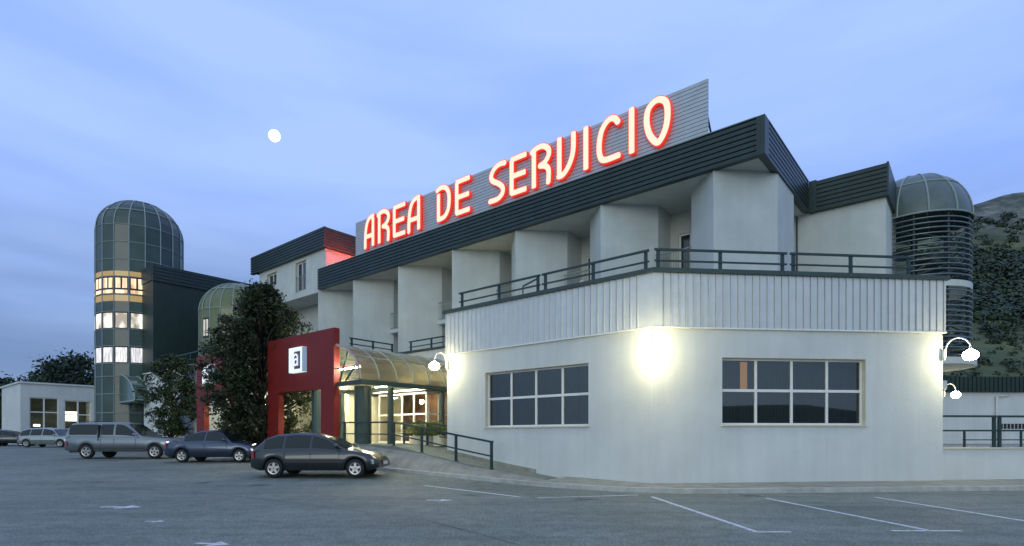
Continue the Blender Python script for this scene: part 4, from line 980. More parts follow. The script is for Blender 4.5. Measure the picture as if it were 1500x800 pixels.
# glass tower
TX, TY, TR = -30.53, 46.0, 3.02
tw = thing('glass_tower', 'round dark green glass tower with domed top and three rows of lit windows', 'tower', (TX, TY, .5))
NS = 18
def ta(i): return 2*PI*i/NS+R(-10.5)
def tpt(i, z, dr=0, f=0):
    a0, a1 = ta(int(math.floor(i))), ta(int(math.floor(i))+1); t = i-math.floor(i)
    x = (1-t)*math.cos(a0)+t*math.cos(a1); y = (1-t)*math.sin(a0)+t*math.sin(a1)
    return (TX+(TR+dr)*x, TY+(TR+dr)*y, z)
bars = [.5, 2.0, 3.3, 4.75, 6.1, 7.1, 8.45, 9.75, 11.1, 12.45, 13.8, 15.15, 16.5, 17.85]
rows = {(7.1, 8.45): 3, (9.75, 11.1): 2, (12.45, 13.8): 1}
for z0, z1 in zip(bars[:-1], bars[1:]):
    r = rows.get((z0, z1)); band = MB(); win = MB(); amb = MB()
    lo_ = z0+.10; hi_ = z1-.12
    for i in range(NS):
        band.quad(tpt(i, z0), tpt(i+.999, z0), tpt(i+.999, z1), tpt(i, z1))
        if r == 1:
            for (s0, s1) in ((.12, .44), (.56, .88)):
                win.quad(tpt(i+s0, lo_+.36, .03), tpt(i+s1, lo_+.36, .03), tpt(i+s1, hi_, .03), tpt(i+s0, hi_, .03))
            win.quad(tpt(i+.10, lo_-.05, .03), tpt(i+.90, lo_-.05, .03), tpt(i+.90, lo_+.22, .03), tpt(i+.10, lo_+.22, .03))
        elif r:
            win.quad(tpt(i+.12, lo_, .03), tpt(i+.88, lo_, .03), tpt(i+.88, hi_, .03), tpt(i+.12, hi_, .03))
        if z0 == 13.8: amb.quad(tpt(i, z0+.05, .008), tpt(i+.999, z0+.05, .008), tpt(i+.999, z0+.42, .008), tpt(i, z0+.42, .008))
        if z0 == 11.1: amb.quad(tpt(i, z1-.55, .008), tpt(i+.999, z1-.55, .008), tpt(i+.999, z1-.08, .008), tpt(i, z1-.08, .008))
    f_ = put('window_band' if r else 'glass_band', band, BLACKF if r else TGLASS, tw)
    if r: put('pane', win, {1: LIT1, 2: LIT2, 3: LIT3}[r], f_, kind=None)
    if amb.v: put('lit_spandrel', amb, AMBER, tw)
m = MB(); dome(m, TX, TY, TR, 17.85, 2.75, NS, 7, off=R(-10.5)); o = put('dome', m, TGLASS, tw)
for p_ in o.data.polygons: p_.use_smooth = False
m = MB()
for i in range(NS): a = ta(i); m.tube([(TX+(TR+.02)*math.cos(a), TY+(TR+.02)*math.sin(a), .5), (TX+(TR+.02)*math.cos(a), TY+(TR+.02)*math.sin(a), 17.85)], .042, 4, sm=False)
for z in bars[2:]: m.tube([(TX+(TR+.02)*math.cos(ta(i)), TY+(TR+.02)*math.sin(ta(i)), z) for i in range(NS)], .032, 4, closed=True, sm=False)
domeribs(m, TX, TY, TR+.02, 17.85, 2.75, NS, .036, [R(28), R(60)], off=R(-10.5)); put('mullions', m, MULL, tw)
# porch at the foot
po = thing('tower_porch', 'quarter round glazed porch roof leaning against the foot of the glass tower', 'porch', (*FU(-42, 0), .5))
Q0, Q1, QA0, QA1, QZ0, QZ1 = -44.4, -40.2, -1.0, .9, 4.10, 6.25
QR = Q1-Q0
def qp(t, a, d=0): return P3(FU, Q0+(QR+d)*math.cos(t), a, QZ0+(QZ1-QZ0+d)*math.sin(t))
m = MB(); nq = 12
for i in range(nq): t0, t1 = PI/2*i/nq, PI/2*(i+1)/nq; m.add([qp(t0, QA0), qp(t0, QA1), qp(t1, QA1), qp(t1, QA0)], [(0, 1, 2, 3)], True)
m.add([P3(FU, Q0, QA0, QZ0)]+[qp(PI/2*i/nq, QA0) for i in range(nq+1)], [tuple(range(nq+2))]); m.add([P3(FU, Q0, QA1, QZ0)]+[qp(PI/2*(nq-i)/nq, QA1) for i in range(nq+1)], [tuple(range(nq+2))])
put('glazing', m, mat('porch_glass', (.08, .13, .11), rough=.2, coat=.3, var=.2), po)
m = MB()
for a in (QA0, (QA0+QA1)/2, QA1): m.tube([qp(PI/2*i/12, a, .02) for i in range(13)], .05, 5, sm=False)
for t in (R(2), R(35), R(62)): m.bar(qp(t, QA0, .02), qp(t, QA1, .02), .05, .05)
m.bar(P3(FU, Q0, QA0, QZ0), P3(FU, Q1, QA0, QZ0), .10, .10); put('frame', m, MULL, po)
m = MB(); m.box(FU, Q0, Q1-.1, QA0+.05, QA1-.05, QZ0-.14, QZ0-.04); put('soffit', m, CAPG, po)
m = MB()
for u in (Q1-.3, Q1-1.6, Q1-2.9): m.box(FU, u-.05, u+.05, QA1-.3, QA1-.2, .5, QZ0-.14)
m.box(FU, Q0+1.2, Q1-.1, QA1-.22, QA1-.18, .5, QZ0-.15); put('porch_screen', m, mat('porch_screen_glass', (.09, .13, .13), rough=.2, coat=.3), po)
m = MB(); m.box(FU, Q1-1.25, Q1-1.05, QA1-.36, QA1-.28, 2.7, 3.3); tag(put('porch_light', m, mat('porch_light_glow', (.9, .7, .2), emit=(1, .75, .12), estr=1.2)), 'small yellow lit lamp under the tower porch', 'lamp')

# small dome
DX, DY = FU(-34.7, 4.0); DR = 2.55
sdm = thing('small_glass_dome', 'smaller round greenish glass turret with domed roof, behind the large dark tree', 'turret', (DX, DY, 5.7))
NS2 = 20
m = MB(); m.prism([(DX+DR*math.cos(2*PI*i/NS2), DY+DR*math.sin(2*PI*i/NS2)) for i in range(NS2)], 5.7, 10.4, cap=False); put('drum', m, SGLASS, sdm)
m = MB(); dome(m, DX, DY, DR, 10.4, 2.25, NS2, 8); put('dome', m, SGLASS, sdm)
m = MB()
for i in range(NS2): a = 2*PI*i/NS2; m.tube([(DX+(DR+.02)*math.cos(a), DY+(DR+.02)*math.sin(a), 5.7), (DX+(DR+.02)*math.cos(a), DY+(DR+.02)*math.sin(a), 10.4)], .035, 4, sm=False)
for z in (6.6, 8.2): m.tube([(DX+(DR+.02)*math.cos(2*PI*i/NS2), DY+(DR+.02)*math.sin(2*PI*i/NS2), z) for i in range(NS2)], .03, 4, closed=True, sm=False)
domeribs(m, DX, DY, DR+.02, 10.4, 2.26, NS2, .032, [0, R(42)]); put('mullions', m, MULL, sdm)
for idx in (11, 13, 15, 17):
    def q(s, z, d): 
        a0, a1 = 2*PI*idx/NS2, 2*PI*(idx+1)/NS2; x = (1-s)*math.cos(a0)+s*math.cos(a1); y = (1-s)*math.sin(a0)+s*math.sin(a1); return (DX+(DR+d)*x, DY+(DR+d)*y, z)
    m = MB(); m.quad(q(.08, 8.35, .03), q(.92, 8.35, .03), q(.92, 9.75, .03), q(.08, 9.75, .03)); f_ = put('window', m, BLACKF, sdm)
    m = MB()
    for s0, s1 in ((.18, .45), (.55, .82)): m.quad(q(s0, 8.48, .05), q(s1, 8.48, .05), q(s1, 9.62, .05), q(s0, 9.62, .05))
    put('pane', m, litwin('lit_turret_pane', (.30, .30, .24), (.75, .72, .60), .55, 2, 3) if 'lit_turret_pane' not in MATS else MATS['lit_turret_pane'], f_)

m = MB(); m.sphere((DX, DY, 9.6), .18, 12, 8); put('ceiling_lamp', m, GLOBE, sdm)
# far-left pavilion
pv_ = thing('glass_fronted_pavilion', 'single storey white pavilion with tall windows at the far left behind the silver car', 'building', (-42, 53, .6))
PVX, PVY = kk(30)*51, 51.0
FP = lambda u, v: (PVX+V.x*u-U.x*v, PVY+V.y*u-U.y*v)    # u away from camera along V, v back from the face
PLn = 5.6
m = MB(); hs = [(.62, 2.75, 1.1, 5.1), (3.2, 5.3, 1.1, 4.95)]
wall_holes(m, FP, 0, PLn, .5, 6.35, 0, hs)
for h in hs: reveals(m, FP, h, 0, .25)
m.quad(P3(FP, 0, 9, .5), P3(FP, 0, 0, .5), P3(FP, 0, 0, 6.35), P3(FP, 0, 9, 6.35)); m.quad(P3(FP, PLn, 0, .5), P3(FP, PLn, 9, .5), P3(FP, PLn, 9, 6.35), P3(FP, PLn, 0, 6.35))
put('wall', m, WALL, pv_)
m = MB(); m.box(FP, -.15, PLn+1.0, -.15, 9, 6.352, 6.5); put('roof', m, WALL, pv_)
m = MB(); m.prism([FP(PLn, -.1), FP(PLn+1.0, -.1), FP(PLn+.6, .9), FP(PLn, .9)], 5.1, 6.35); put('canopy_edge', m, CREAM, pv_)
for h, zs_ in ((hs[0], (3.75,)), (hs[1], (3.6, 2.2))):
    m = MB(); f = .08
    m.box(FP, h[0], h[0]+f, .1, .2, h[2], h[3]); m.box(FP, h[1]-f, h[1], .1, .2, h[2], h[3]); m.box(FP, h[0]+f, h[1]-f, .1, .2, h[3]-f, h[3]); c_ = (h[0]+h[1])/2; m.box(FP, c_-f*.7, c_+f*.7, .098, .2, h[2], h[3]-f)
    for z in zs_: m.box(FP, h[0]+f, c_-f*.7, .1, .2, z-.05, z+.05); m.box(FP, c_+f*.7, h[1]-f, .1, .2, z-.05, z+.05)
    wn = put('window', m, WHITEF, pv_)
    m = MB(); m.quad(P3(FP, h[0], .16, h[2]), P3(FP, h[1], .16, h[2]), P3(FP, h[1], .16, h[3]), P3(FP, h[0], .16, h[3])); put('pane', m, GLASSC, wn)
m = MB(); m.quad(P3(FP, .2, 3.0, .5), P3(FP, PLn-.1, 3.0, .5), P3(FP, PLn-.1, 3.0, 6.3), P3(FP, .2, 3.0, 6.3)); put('interior_wall', m, mat('pavilion_interior', (.10, .12, .10), c2=(.04, .05, .045), rough=.8, vscale=1), pv_)
m = MB(); m.box(FP, 3.3, 4.45, .9, 1.3, 3.0, 3.9); tag(put('pavilion_lamp', m, mat('pavilion_lamp_glow', (.9, .9, .8), emit=(1, .98, .75), estr=3.5)), 'bright white lit lamp shade inside the pavilion, right window', 'lamp')
m = MB(); m.box(FP, 1.3, 1.75, 2.0, 2.3, 2.45, 2.65); tag(put('pavilion_lamp', m, MATS['pavilion_lamp_glow']), 'small lit lamp inside the pavilion, left window', 'lamp')
m = MB(); m.box(FP, PLn+.9, PLn+2.2, 1.3, 1.5, 2.9, 3.25); tag(put('wall_sign', m, mat('amber_sign', (.5, .3, .1), emit=(.9, .6, .2), estr=.6)), 'small amber lit sign between pavilion and tower', 'sign')

# ================================================================== HILLS
def hillmat():
    m = bpy.data.materials.new('hillside'); m.use_nodes = True; t = m.node_tree; b = t.nodes['Principled BSDF']; b.inputs['Roughness'].default_value = .95
    tcn = t.nodes.new('ShaderNodeTexCoord'); geo = t.nodes.new('ShaderNodeNewGeometry'); sp_ = t.nodes.new('ShaderNodeSeparateXYZ'); t.links.new(geo.outputs['Position'], sp_.inputs[0])
    n = t.nodes.new('ShaderNodeTexNoise'); n.inputs['Scale'].default_value = .05; n.inputs['Detail'].default_value = 8; n.inputs['Roughness'].default_value = .7; t.links.new(geo.outputs['Position'], n.inputs['Vector'])
    r = t.nodes.new('ShaderNodeValToRGB'); t.links.new(n.outputs['Fac'], r.inputs[0]); setramp(r.color_ramp, [(.34, (.022, .036, .012)), (.5, (.065, .082, .026)), (.66, (.13, .14, .05))])
    n2 = t.nodes.new('ShaderNodeTexNoise'); n2.inputs['Scale'].default_value = .09; n2.inputs['Detail'].default_value = 9; n2.inputs['Roughness'].default_value = .75; t.links.new(geo.outputs['Position'], n2.inputs['Vector'])
    r2 = t.nodes.new('ShaderNodeValToRGB'); t.links.new(n2.outputs['Fac'], r2.inputs[0]); setramp(r2.color_ramp, [(.36, (.025, .045, .030)), (.5, (.085, .095, .075)), (.64, (.20, .20, .17))])
    ad = t.nodes.new('ShaderNodeMath'); ad.operation = 'MULTIPLY_ADD'; t.links.new(n.outputs['Fac'], ad.inputs[0]); ad.inputs[1].default_value = 60; t.links.new(sp_.outputs['Z'], ad.inputs[2])
    mr = t.nodes.new('ShaderNodeMapRange'); t.links.new(ad.outputs[0], mr.inputs['Value']); mr.inputs['From Min'].default_value = 118; mr.inputs['From Max'].default_value = 150
    mm = t.nodes.new('ShaderNodeMixRGB'); t.links.new(mr.outputs[0], mm.inputs[0]); t.links.new(r.outputs[0], mm.inputs[1]); t.links.new(r2.outputs[0], mm.inputs[2]); t.links.new(mm.outputs[0], b.inputs['Base Color'])
    return m
from mathutils import noise as mnoise
def hz_(x, y):
    s = max(0, min(1, (y-75)/285)); k = x/max(y, 1)
    ridge = 152*(.62+.38*max(0, min(1, (k-.22)/.5)))
    base = ridge*(.75*s+.25*s*s)
    lat = max(0, min(1, (k-.15)/.5)); lat = lat*lat*(3-2*lat)
    nn_ = mnoise.fractal(Vector((x*.012, y*.012, 1.7)), 1, 2.1, 5)*14*s+mnoise.fractal(Vector((x*.05, y*.05, 3)), 1, 2.1, 4)*2.5*s
    return (base+nn_)*lat+.7
m = MB(); NX, NY = 110, 90; vs = []
for j in range(NY+1):
    y = 62+(360)*(j/NY)**1.0
    for i in range(NX+1):
        x = 5+(y*1.9)*(i/NX); vs.append((x, y, hz_(x, y) if j > 0 else .3))
m.add(vs, [(j*(NX+1)+i, j*(NX+1)+i+1, (j+1)*(NX+1)+i+1, (j+1)*(NX+1)+i) for j in range(NY) for i in range(NX)], True)
put('hill', m, hillmat(), kind='structure')
# woodland on the hill: leaf-clump crowns scattered in belts
def blobtree(mb, x, y, z, r, rnd, nl=60, ls=.33):
    for k in range(nl):
        d = Vector((rnd.gauss(0, 1), rnd.gauss(0, 1), rnd.gauss(0, 1))).normalized(); rr = r*(rnd.uniform(.55, 1.05)); c = Vector((x, y, z+r*.75))+Vector((d.x*rr, d.y*rr, d.z*rr*.85))
        nrm = (d+Vector((rnd.uniform(-.6, .6), rnd.uniform(-.6, .6), rnd.uniform(-.2, .8)))).normalized(); a = nrm.orthogonal().normalized(); b = nrm.cross(a); s = r*ls*rnd.uniform(.6, 1.3)
        t = rnd.uniform(0, PI); a2 = a*math.cos(t)+b*math.sin(t); b2 = nrm.cross(a2)
        mb.add([c-a2*s, c-b2*s*.8, c+a2*s, c+b2*s*.8], [(0, 1, 2, 3)])
rnd = random.Random(5); m = MB(); cnt = 0
while cnt < 4200:
    y = rnd.uniform(85, 330); k = rnd.uniform(.72, 1.15); x = k*y; z = hz_(x, y); py = HY-(z-CAMZ)/y*FPX
    dens = 0
    if 372 < py < 470: dens = .95
    elif 320 < py <= 372: dens = .10
    elif py <= 320: dens = .22 if 305 < py else .05
    elif py < 500: dens = .30
    else: dens = .16
    dens *= .5+1.2*max(0, mnoise.noise(Vector((x*.03, y*.03, 9)))+.3)
    if rnd.random() > dens: continue
    cnt += 1; r = rnd.uniform(.7, 1.9)*(1.15 if py < 470 else .75)*(y/170)**.4
    blobtree(m, x, y, z-.4, r, rnd, 34, .30)
put('hillside_wood', m, LEAFF, kind='stuff')

m = MB(); vs = []
for j in range(9):
    for i in range(61):
        x = -600+i*20; y = -150-j*25; h_ = (15+9*math.sin(x*.011)+5*math.sin(x*.027+1))*math.sin(PI*.5*j/8); vs.append((x, y, .2+h_+mnoise.noise(Vector((x*.02, y*.02, 5)))*4*j/8))
m.add(vs, [(j*61+i, (j+1)*61+i, (j+1)*61+i+1, j*61+i+1) for j in range(8) for i in range(60)], True); put('opposite_hill', m, MATS['far_tree_leaf'], kind='structure')
# ================================================================== TREES
def tree(name, label, loc, H, Rr, base, rnd, nclump, nleaf, ls, lm, group=None, clip=None, shape='cone', trunk_r=.16, cs=.42):
    t = thing(name, label, 'tree', loc, 0, group)
    tr = MB(); pts = [(rnd.uniform(-.08, .08)*k, rnd.uniform(-.08, .08)*k, H*.9*k/6) for k in range(7)]; tr.tube(pts, [trunk_r*(1-.85*k/6) for k in range(7)], 9)
    cl_ = []
    for i in range(nclump):
        zf = rnd.random()**.9
        if shape == 'cone': prof = (math.sin(PI*min(1, (zf*.80+.20)))**.55)*(1-.12*zf)
        else: prof = math.sqrt(max(0, 1-(2*zf-1)**2))
        az_ = rnd.uniform(0, 2*PI); lob = 1+.28*math.sin(az_*3+zf*7)+.15*math.sin(az_*5-zf*11)
        rr = Rr*prof*lob*(rnd.uniform(.35, 1)**.6); z = base+(H-base)*zf
        cl_.append(Vector((rr*math.cos(az_), rr*math.sin(az_), z)))
    for c in cl_[::5]:
        a = Vector((0, 0, max(base*.6, c.z-.6*Rr))); tr.tube([a, a.lerp(c, .5)+Vector((0, 0, .1)), c], [trunk_r*.35, trunk_r*.22, .015], 5)
    put('trunk', tr, BARK, t, world=False)
    cr_ = MB(); L0 = Vector(loc)
    for c in cl_:
        s_ = cs*rnd.uniform(.6, 1.25)
        for k in range(nleaf):
            d = Vector((rnd.gauss(0, .5), rnd.gauss(0, .5), rnd.gauss(0, .36)))*s_; q = c+d
            if clip and clip(L0+q): continue
            nrm = Vector((rnd.uniform(-1, 1), rnd.uniform(-1, 1), rnd.uniform(-.1, 1.2))).normalized(); a = nrm.orthogonal().normalized(); b = nrm.cross(a); th = rnd.uniform(0, 2*PI); e = a*math.cos(th)+b*math.sin(th); f = nrm.cross(e)
            l = ls*rnd.uniform(.6, 1.3); wv = l*.42
            cr_.add([q-e*l, q-f*wv, q+e*l, q+f*wv], [(0, 1, 2, 3)])
    put('crown', cr_, lm, t, world=False)
    return t
def inportal(q):
    r = Vector((q.x, q.y))-C0; p = r.dot(U); a = r.dot(V)
    if p > p10-.15 and a < -1.0: return True
    if p20-.1 < p < p21+.1 and -1.5 < a < -1.05: return True
    return False
x, y = FU(pU(384, -1.2), -1.2); yt = y
tree('evergreen_tree', 'large dark evergreen tree with a ragged conical crown between the two red portals', (x, y, .35), 8.6, 2.4, .8, random.Random(11), 680, 58, .10, LEAF, clip=inportal, trunk_r=.2)
x, y = FU(-32.6, -1.2)
tree('laurel_tree', 'smaller dark broadleaf tree left of the farther red portal', (x, y, .45), 6.1, 1.55, 1.1, random.Random(14), 190, 48, .11, LEAF2, clip=inportal, trunk_r=.12, shape='ball')
fl_ = [(118, 92, 13.6, 5.0, 'dark evergreen tree rising behind the pavilion roof, nearest the tower'), (100, 96, 14.2, 5.5, 'tallest dark tree behind the middle of the pavilion roof'), (84, 104, 12.8, 5.5, 'broad dark tree behind the pavilion roof, left of the tallest'), (66, 110, 12.2, 5.5, 'dark tree with rounded top behind the pavilion roof'), (46, 112, 11.6, 6, 'low dark tree behind the left corner of the pavilion'), (26, 112, 10.8, 6, 'dark tree just left above the pavilion corner'), (6, 100, 9.6, 6, 'dark tree at the left edge of the view'), (-14, 84, 9.2, 5, 'dark bush like tree beyond the left edge of the car park'), (12, 76, 6.6, 3.0, 'low shrub like tree behind the dark parked cars')]
for i, (px, Y, H, Rr, lab) in enumerate(fl_):
    tree('far_tree', lab, (kk(px)*Y, Y, .8), H, Rr, 1.0, random.Random(40+i), 110, 36, .36, LEAFF, group='trees behind the pavilion', shape='ball', trunk_r=.3, cs=1.5)
# distant low hill on the left
m = MB(); vs = []
for j in range(13):
    for i in range(41):
        x = -420+i*10; y = 170+j*16; h_ = 20*math.exp(-((x+215)/75)**2)*math.sin(PI*j/12)+mnoise.noise(Vector((x*.04, y*.04, 0)))*2*math.sin(PI*j/12); vs.append((x, y, .75+max(-.3, h_)))
m.add(vs, [(j*41+i, j*41+i+1, (j+1)*41+i+1, (j+1)*41+i) for j in range(12) for i in range(40)], True); put('distant_hill', m, MATS['far_tree_leaf'], kind='structure')

# ================================================================== CARS
def paint(name, c, metal=.5): return mat(name, c, rough=.35, metal=metal, coat=.7)
def car(kind, label, loc, rz, body, Ln, Hh, Wd=1.74, group='parked cars'):
    """faces +x. profile per kind"""
    t = thing('parked_car' if kind != 'pickup' else 'pickup_truck', label, 'car' if kind != 'pickup' else 'pickup truck', loc, rz, group if kind != 'pickup' else None)
    hl = Ln/2
    if kind == 'mpv': top = [(-1, .60), (-.985, .80), (-.9, .90), (.30, .93), (.55, .90), (.80, .80), (.95, .70), (1, .50)]; roof = [(-.93, .90), (-.82, 1.42), (-.6, 1.58), (0, 1.62), (.28, 1.50), (.58, .90)]; wr = .31; wx = (-.62, .64)
    elif kind == 'sedan': top = [(-1, .55), (-.985, .82), (-.9, .92), (-.6, .95), (.35, .92), (.6, .87), (.85, .76), (.97, .62), (1, .45)]; roof = [(-.70, .93), (-.42, 1.33), (-.22, 1.43), (.08, 1.43), (.20, 1.36), (.46, .90)]; wr = .30; wx = (-.60, .63)
    elif kind == 'hatch': top = [(-1, .55), (-.985, .80), (-.93, .90), (.35, .93), (.6, .88), (.85, .76), (.97, .60), (1, .42)]; roof = [(-.95, .88), (-.80, 1.26), (-.62, 1.40), (-.30, 1.45), (-.05, 1.43), (.14, 1.32), (.50, .91)]; wr = .31; wx = (-.62, .64)
    else: top = [(-1, .62), (-.99, 1.08), (-.95, 1.12), (.40, 1.10), (.52, 1.06), (.86, 1.0), (.97, .86), (1, .58)]; roof = [(-.985, 1.10), (-.90, 1.74), (-.75, 1.80), (.02, 1.80), (.10, 1.74), (.42, 1.08)]; wr = .37; wx = (-.58, .66)
    sc_ = Hh/max(z for _, z in roof); top = [(x*hl, z*sc_) for x, z in top]; roof = [(x*hl, z*sc_) for x, z in roof]; wxs = [x*hl for x in wx]; sill = .24 if kind != 'pickup' else .36; wr2 = wr+.055
    def interp(tb, x):
        if x <= tb[0][0]: return tb[0][1]
        for (a, za), (b, zb) in zip(tb[:-1], tb[1:]):
            if x <= b: return za+(zb-za)*(x-a)/(b-a+1e-9)
        return tb[-1][1]
    NSN = 90; hwid = Wd/2; rings = []
    for i in range(NSN+1):
        x = -hl+Ln*i/NSN; e = abs(x)/hl; wf_ = hwid*(1-.16*max(0, (e-.72)/.28)**2.2); zt = interp(top, x); zb = sill+.10*max(0, (e-.85)/.15)
        arch = 0
        for wx_ in wxs:
            d = abs(x-wx_)
            if d < wr2: arch = max(arch, wr+math.sqrt(wr2*wr2-d*d))
        zs = max(zb, arch); zm = max(zs+.03, (zb+zt)*.52)
        zt2 = max(zt, zm+.06)
        rings.append([(x, 0, zb), (x, wf_*.80, zb), (x, wf_*.80, zs) if arch else (x, wf_*.92, zs), (x, wf_*.985, zs), (x, wf_, zm), (x, wf_*.985, zt2-.09), (x, wf_*.93, zt2-.02), (x, wf_*.7, zt2+.012), (x, 0, zt2+.03)])
    m = MB(); nr = len(rings[0])
    for sgn in (1, -1):
        vs = [(x, y*sgn, z) for r_ in rings for x, y, z in r_]; fs = []
        for i in range(NSN):
            for k in range(nr-1):
                a = i*nr+k; q = (a, a+nr, a+nr+1, a+1) if sgn > 0 else (a, a+1, a+nr+1, a+nr); fs.append(q)
        m.add(vs, fs, True)
    for r_ in (rings[0], rings[-1]):
        pts = r_+[(x, -y, z) for x, y, z in reversed(r_[1:-1])]; m.add(pts, [tuple(range(len(pts)))])
    bd = put('body', m, body, t, world=False)
    # greenhouse
    gx0, gx1 = roof[0][0], roof[-1][0]; m = MB(); NG = 40; rg = []
    for i in range(NG+1):
        x = gx0+(gx1-gx0)*i/NG; zr_ = interp(roof, x); zb = interp(top, x)-.03; hgt = max(.005, zr_-zb); f = hgt/(Hh-.9*sc_)
        wb = hwid*.92; wt = wb-.24*min(1, f)*(.62 if kind == 'pickup' else 1)
        rg.append([(x, wb, zb), (x, (wb+wt)/2+.015, zb+hgt*.5), (x, wt, zb+hgt*.88), (x, wt-.10, zb+hgt*.985), (x, 0, zb+hgt+.015)])
    nr = 5
    for sgn in (1, -1):
        vs = [(x, y*sgn, z) for r_ in rg for x, y, z in r_]; fs = []
        for i in range(NG):
            for k in range(nr-1): a = i*nr+k; fs.append((a, a+nr, a+nr+1, a+1) if sgn > 0 else (a, a+1, a+nr+1, a+nr))
        m.add(vs, fs, True)
    put('roof', m, body, t, world=False)
    # side windows: quads on the greenhouse side
    def side(x, f, sgn, d=.012):
        zr_ = interp(roof, x); zb = interp(top, x)-.03; hgt = max(.005, zr_-zb); f2 = hgt/(Hh-.9*sc_); wb = hwid*.92; wt = wb-.24*min(1, f2)*(.62 if kind == 'pickup' else 1)
        mid = (wb+wt)/2+.015
        y = wb+(mid-wb)*f/.5 if f < .5 else mid+(wt-mid)*(f-.5)/.38
        return (x, sgn*(y+d), zb+hgt*f)
    if kind == 'pickup': cuts = [(-.90, -.40, .0), (-.32, -.10, 0), (-.06, .30, 0)]
    elif kind == 'mpv': cuts = [(-.86, -.52, 0), (-.49, -.08, 0), (-.04, .43, 0)]
    elif kind == 'sedan': cuts = [(-.55, -.14, 0), (-.10, .34, 0)]
    else: cuts = [(-.78, -.50, 0), (-.46, -.08, 0), (-.04, .37, 0)]
    for a, b, _ in cuts:
        for sgn in (1, -1):
            m = MB(); nn_ = 8; a_ = a*hl; b_ = b*hl
            vs = []
            for i in range(nn_+1):
                x = a_+(b_-a_)*i/nn_
                zr_ = interp(roof, x); zb = interp(top, x)
                vs += [side(x, .13, sgn), side(x, .5, sgn), side(x, .85, sgn)]
            m.add(vs, [((3*i+k, 3*i+3+k, 3*i+4+k, 3*i+1+k) if sgn < 0 else (3*i+k, 3*i+1+k, 3*i+4+k, 3*i+3+k)) for i in range(nn_) for k in (0, 1)], True)
            put('side_window', m, CGLASS, t, world=False)
    # windscreen and rear glass
    for (pa, pb, dx, nm) in ((roof[-2], roof[-1], .012, 'windscreen'), (roof[1], roof[0], -.012, 'rear_window')):
        (xa, za), (xb, zb) = pa, pb; f0, f1 = .06, .90; m = MB(); A = (xa+(xb-xa)*f0, za+(zb-za)*f0); B = (xa+(xb-xa)*f1, za+(zb-za)*f1)
        wa = hwid*.92-.30; wb_ = hwid*.92-.12
        m.quad((A[0]+dx, -wa, A[1]+.022), (B[0]+dx, -wb_, B[1]+.022), (B[0]+dx, wb_, B[1]+.022), (A[0]+dx, wa, A[1]+.022)); put(nm, m, CGLASS, t, world=False)
    # wheels
    for wx_ in wxs:
        for sgn in (1, -1):
            yo = sgn*(hwid-.03); yi = sgn*(hwid-.22); m = MB(); n_ = 24
            prof = [(wr*.62, yo-sgn*.01), (wr*.9, yo), (wr, yo-sgn*.03), (wr, yi+sgn*.03), (wr*.9, yi), (wr*.3, yi)]
            vs = [(wx_+r_*math.cos(2*PI*k/n_), y_, wr+r_*math.sin(2*PI*k/n_)) for r_, y_ in prof for k in range(n_)]
            m.add(vs, [(j*n_+k, j*n_+(k+1) % n_, (j+1)*n_+(k+1) % n_, (j+1)*n_+k) for j in range(len(prof)-1) for k in range(n_)], True)
            wh = put('wheel', m, TYRE, t, world=False)
            m = MB(); r1 = wr*.64
            ring = [(wx_+r1*math.cos(2*PI*k/n_), yo-sgn*.008, wr+r1*math.sin(2*PI*k/n_)) for k in range(n_)]; ring2 = [(wx_+r1*.88*math.cos(2*PI*k/n_), yo-sgn*.012, wr+r1*.88*math.sin(2*PI*k/n_)) for k in range(n_)]
            m.add(ring+ring2, [(k, (k+1) % n_, n_+(k+1) % n_, n_+k) for k in range(n_)])
            for k in range(5):
                a = 2*PI*k/5+.3; d = Vector((math.cos(a), 0, math.sin(a))); pt = Vector((wx_, yo-sgn*.012, wr)); s_ = Vector((-d.z, 0, d.x))
                m.add([pt+d*r1*.08-s_*.05, pt+d*r1*.9-s_*.03, pt+d*r1*.9+s_*.03, pt+d*r1*.08+s_*.05], [(0, 1, 2, 3)])
            put('rim', m, RIM, wh, world=False)
            m = MB(); m.tube([(wx_, yo-sgn*.02, wr), (wx_, yo-sgn*.10, wr)], r1*.9, 16); put('brake', m, PLAST, wh, world=False)
    zt = interp(top, hl*.93)
    for sgn in (1, -1):
        m = MB(); z1 = zt-.06; z0 = z1-.15; m.hexa([(hl*.90, sgn*(hwid*.50), z0), (hl*.985+.01, sgn*(hwid*.50), z0), (hl*.93, sgn*hwid*.93, z0), (hl*.84, sgn*hwid*.96, z0), (hl*.90, sgn*(hwid*.50), z1), (hl*.965+.01, sgn*(hwid*.50), z1), (hl*.92, sgn*hwid*.93, z1), (hl*.84, sgn*hwid*.96, z1)]); put('headlight', m, HEADL, t, world=False)
        zr2 = .9*sc_; m = MB(); m.hexa([(-hl-.008, sgn*hwid*.62, zr2-.28), (-hl*.93, sgn*hwid*.62, zr2-.28), (-hl*.93, sgn*hwid*.955, zr2-.28), (-hl*.985, sgn*hwid*.87, zr2-.28), (-hl-.004, sgn*hwid*.62, zr2-.05), (-hl*.93, sgn*hwid*.62, zr2-.05), (-hl*.93, sgn*hwid*.955, zr2-.05), (-hl*.98, sgn*hwid*.87, zr2-.05)]); put('tail_light', m, TAILL, t, world=False)
        m = MB(); xm = roof[-1][0]-.28; m.sphere((xm, sgn*(hwid+.07), interp(top, xm)+.10), .085, 10, 6); put('mirror', m, body, t, world=False)
    m = MB(); m.box(W, hl-.03, hl+.012, -hwid*.45, hwid*.45, .40, .56); m.box(W, -hl-.012, -hl+.03, -hwid*.5, hwid*.5, .30, .40); put('grille', m, PLAST, t, world=False)
    m = MB(); m.box(W, hl+.013, hl+.020, -.26, .26, .42, .53); put('number_plate', m, WHITEF, t, world=False)
    m = MB(); m.box(W, -hl-.022, -hl-.014, -.26, .26, .60, .71); put('number_plate', m, WHITEF, t, world=False)
    m = MB(); 
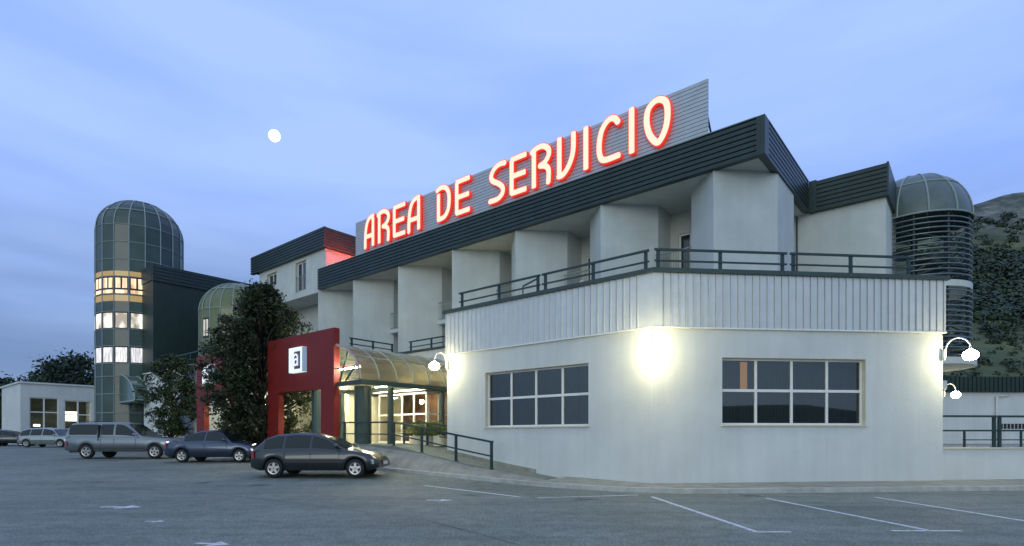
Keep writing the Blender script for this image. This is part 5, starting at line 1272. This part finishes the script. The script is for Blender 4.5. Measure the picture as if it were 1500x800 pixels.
    for sgn in (1, -1): m.box(W, wxs[0]+wr2+.03, wxs[1]-wr2-.03, sgn*(hwid*.99), sgn*(hwid*1.012), .50, .56)
    put('side_trim', m, PLAST, t, world=False)
    for xx in (cuts[-1][0]*hl-.02, cuts[-1][1]*hl+.06, (cuts[-2][0] if len(cuts) > 2 else cuts[0][0])*hl+.02):
        for sgn in (1, -1):
            m = MB(); m.box(W, xx-.006, xx+.006, sgn*(hwid*.985), sgn*(hwid*1.004), sill+.08, interp(top, xx)-.12); put('door_gap', m, PLAST, t, world=False)
    if kind == 'pickup':
        m = MB()
        for sgn in (1, -1): m.bar((-.80*hl, sgn*.55, Hh+.05), (-.45*hl, sgn*.55, Hh+.05), .04, .03)
        put('roof_rail', m, PLAST, t, world=False)
        m = MB()
        for sgn in (1, -1): m.box(W, -.365*hl, -.345*hl, sgn*hwid*.80, sgn*hwid*1.0, .9, 1.72)
        put('canopy_joint', m, PLAST, t, world=False)
    return t
SILV = paint('silver_green_paint', (.30, .34, .33)); GREYP = paint('grey_pickup_paint', (.17, .20, .22)); BLUEP = paint('dark_blue_paint', (.035, .055, .10)); DGRN = paint('dark_grey_green_paint', (.022, .030, .034), .4); BLK = paint('black_blue_paint', (.015, .022, .028), .2)
car('mpv', 'small silver people carrier in front of the white pavilion', (kk(75)*46, 46, g(46)), 0, SILV, 4.35, 1.60)
car('pickup', 'grey double cab pickup truck with hard canopy parked before the glass tower', (kk(190)*29.3, 29.3, g(29.3)), 0, GREYP, 5.6, 1.86, 1.82)
car('sedan', 'dark blue saloon car parked between the pickup and the dark hatchback', (kk(321)*26.3, 26.3, g(26.3)), 0, BLUEP, 4.25, 1.46)
car('hatch', 'dark grey hatchback nearest the camera, beside the ramp railing', (kk(473)*19.2, 19.2, g(19.2)), R(-2), DGRN, 4.30, 1.48)
car('hatch', 'dark blue black hatchback directly left of the silver people carrier', (kk(14)*49, 49, g(49)), R(12), BLK, 4.1, 1.42)
car('sedan', 'dark car cut off by the left edge of the picture', (kk(-26)*50, 50, g(50)), R(-4), BLUEP, 4.4, 1.42)

# ================================================================== MOON
m = MB(); D = 3600; mx_, my_ = kk(402)*D, D; m.sphere((mx_, my_, zz(199, D)), 35, 64, 40)
tag(put('moon', m, mat('moon_glow', (.9, .9, .85), emit=(1.0, 1.0, .96), estr=3)), 'small bright full moon high in the blue sky left of the sign', 'moon')
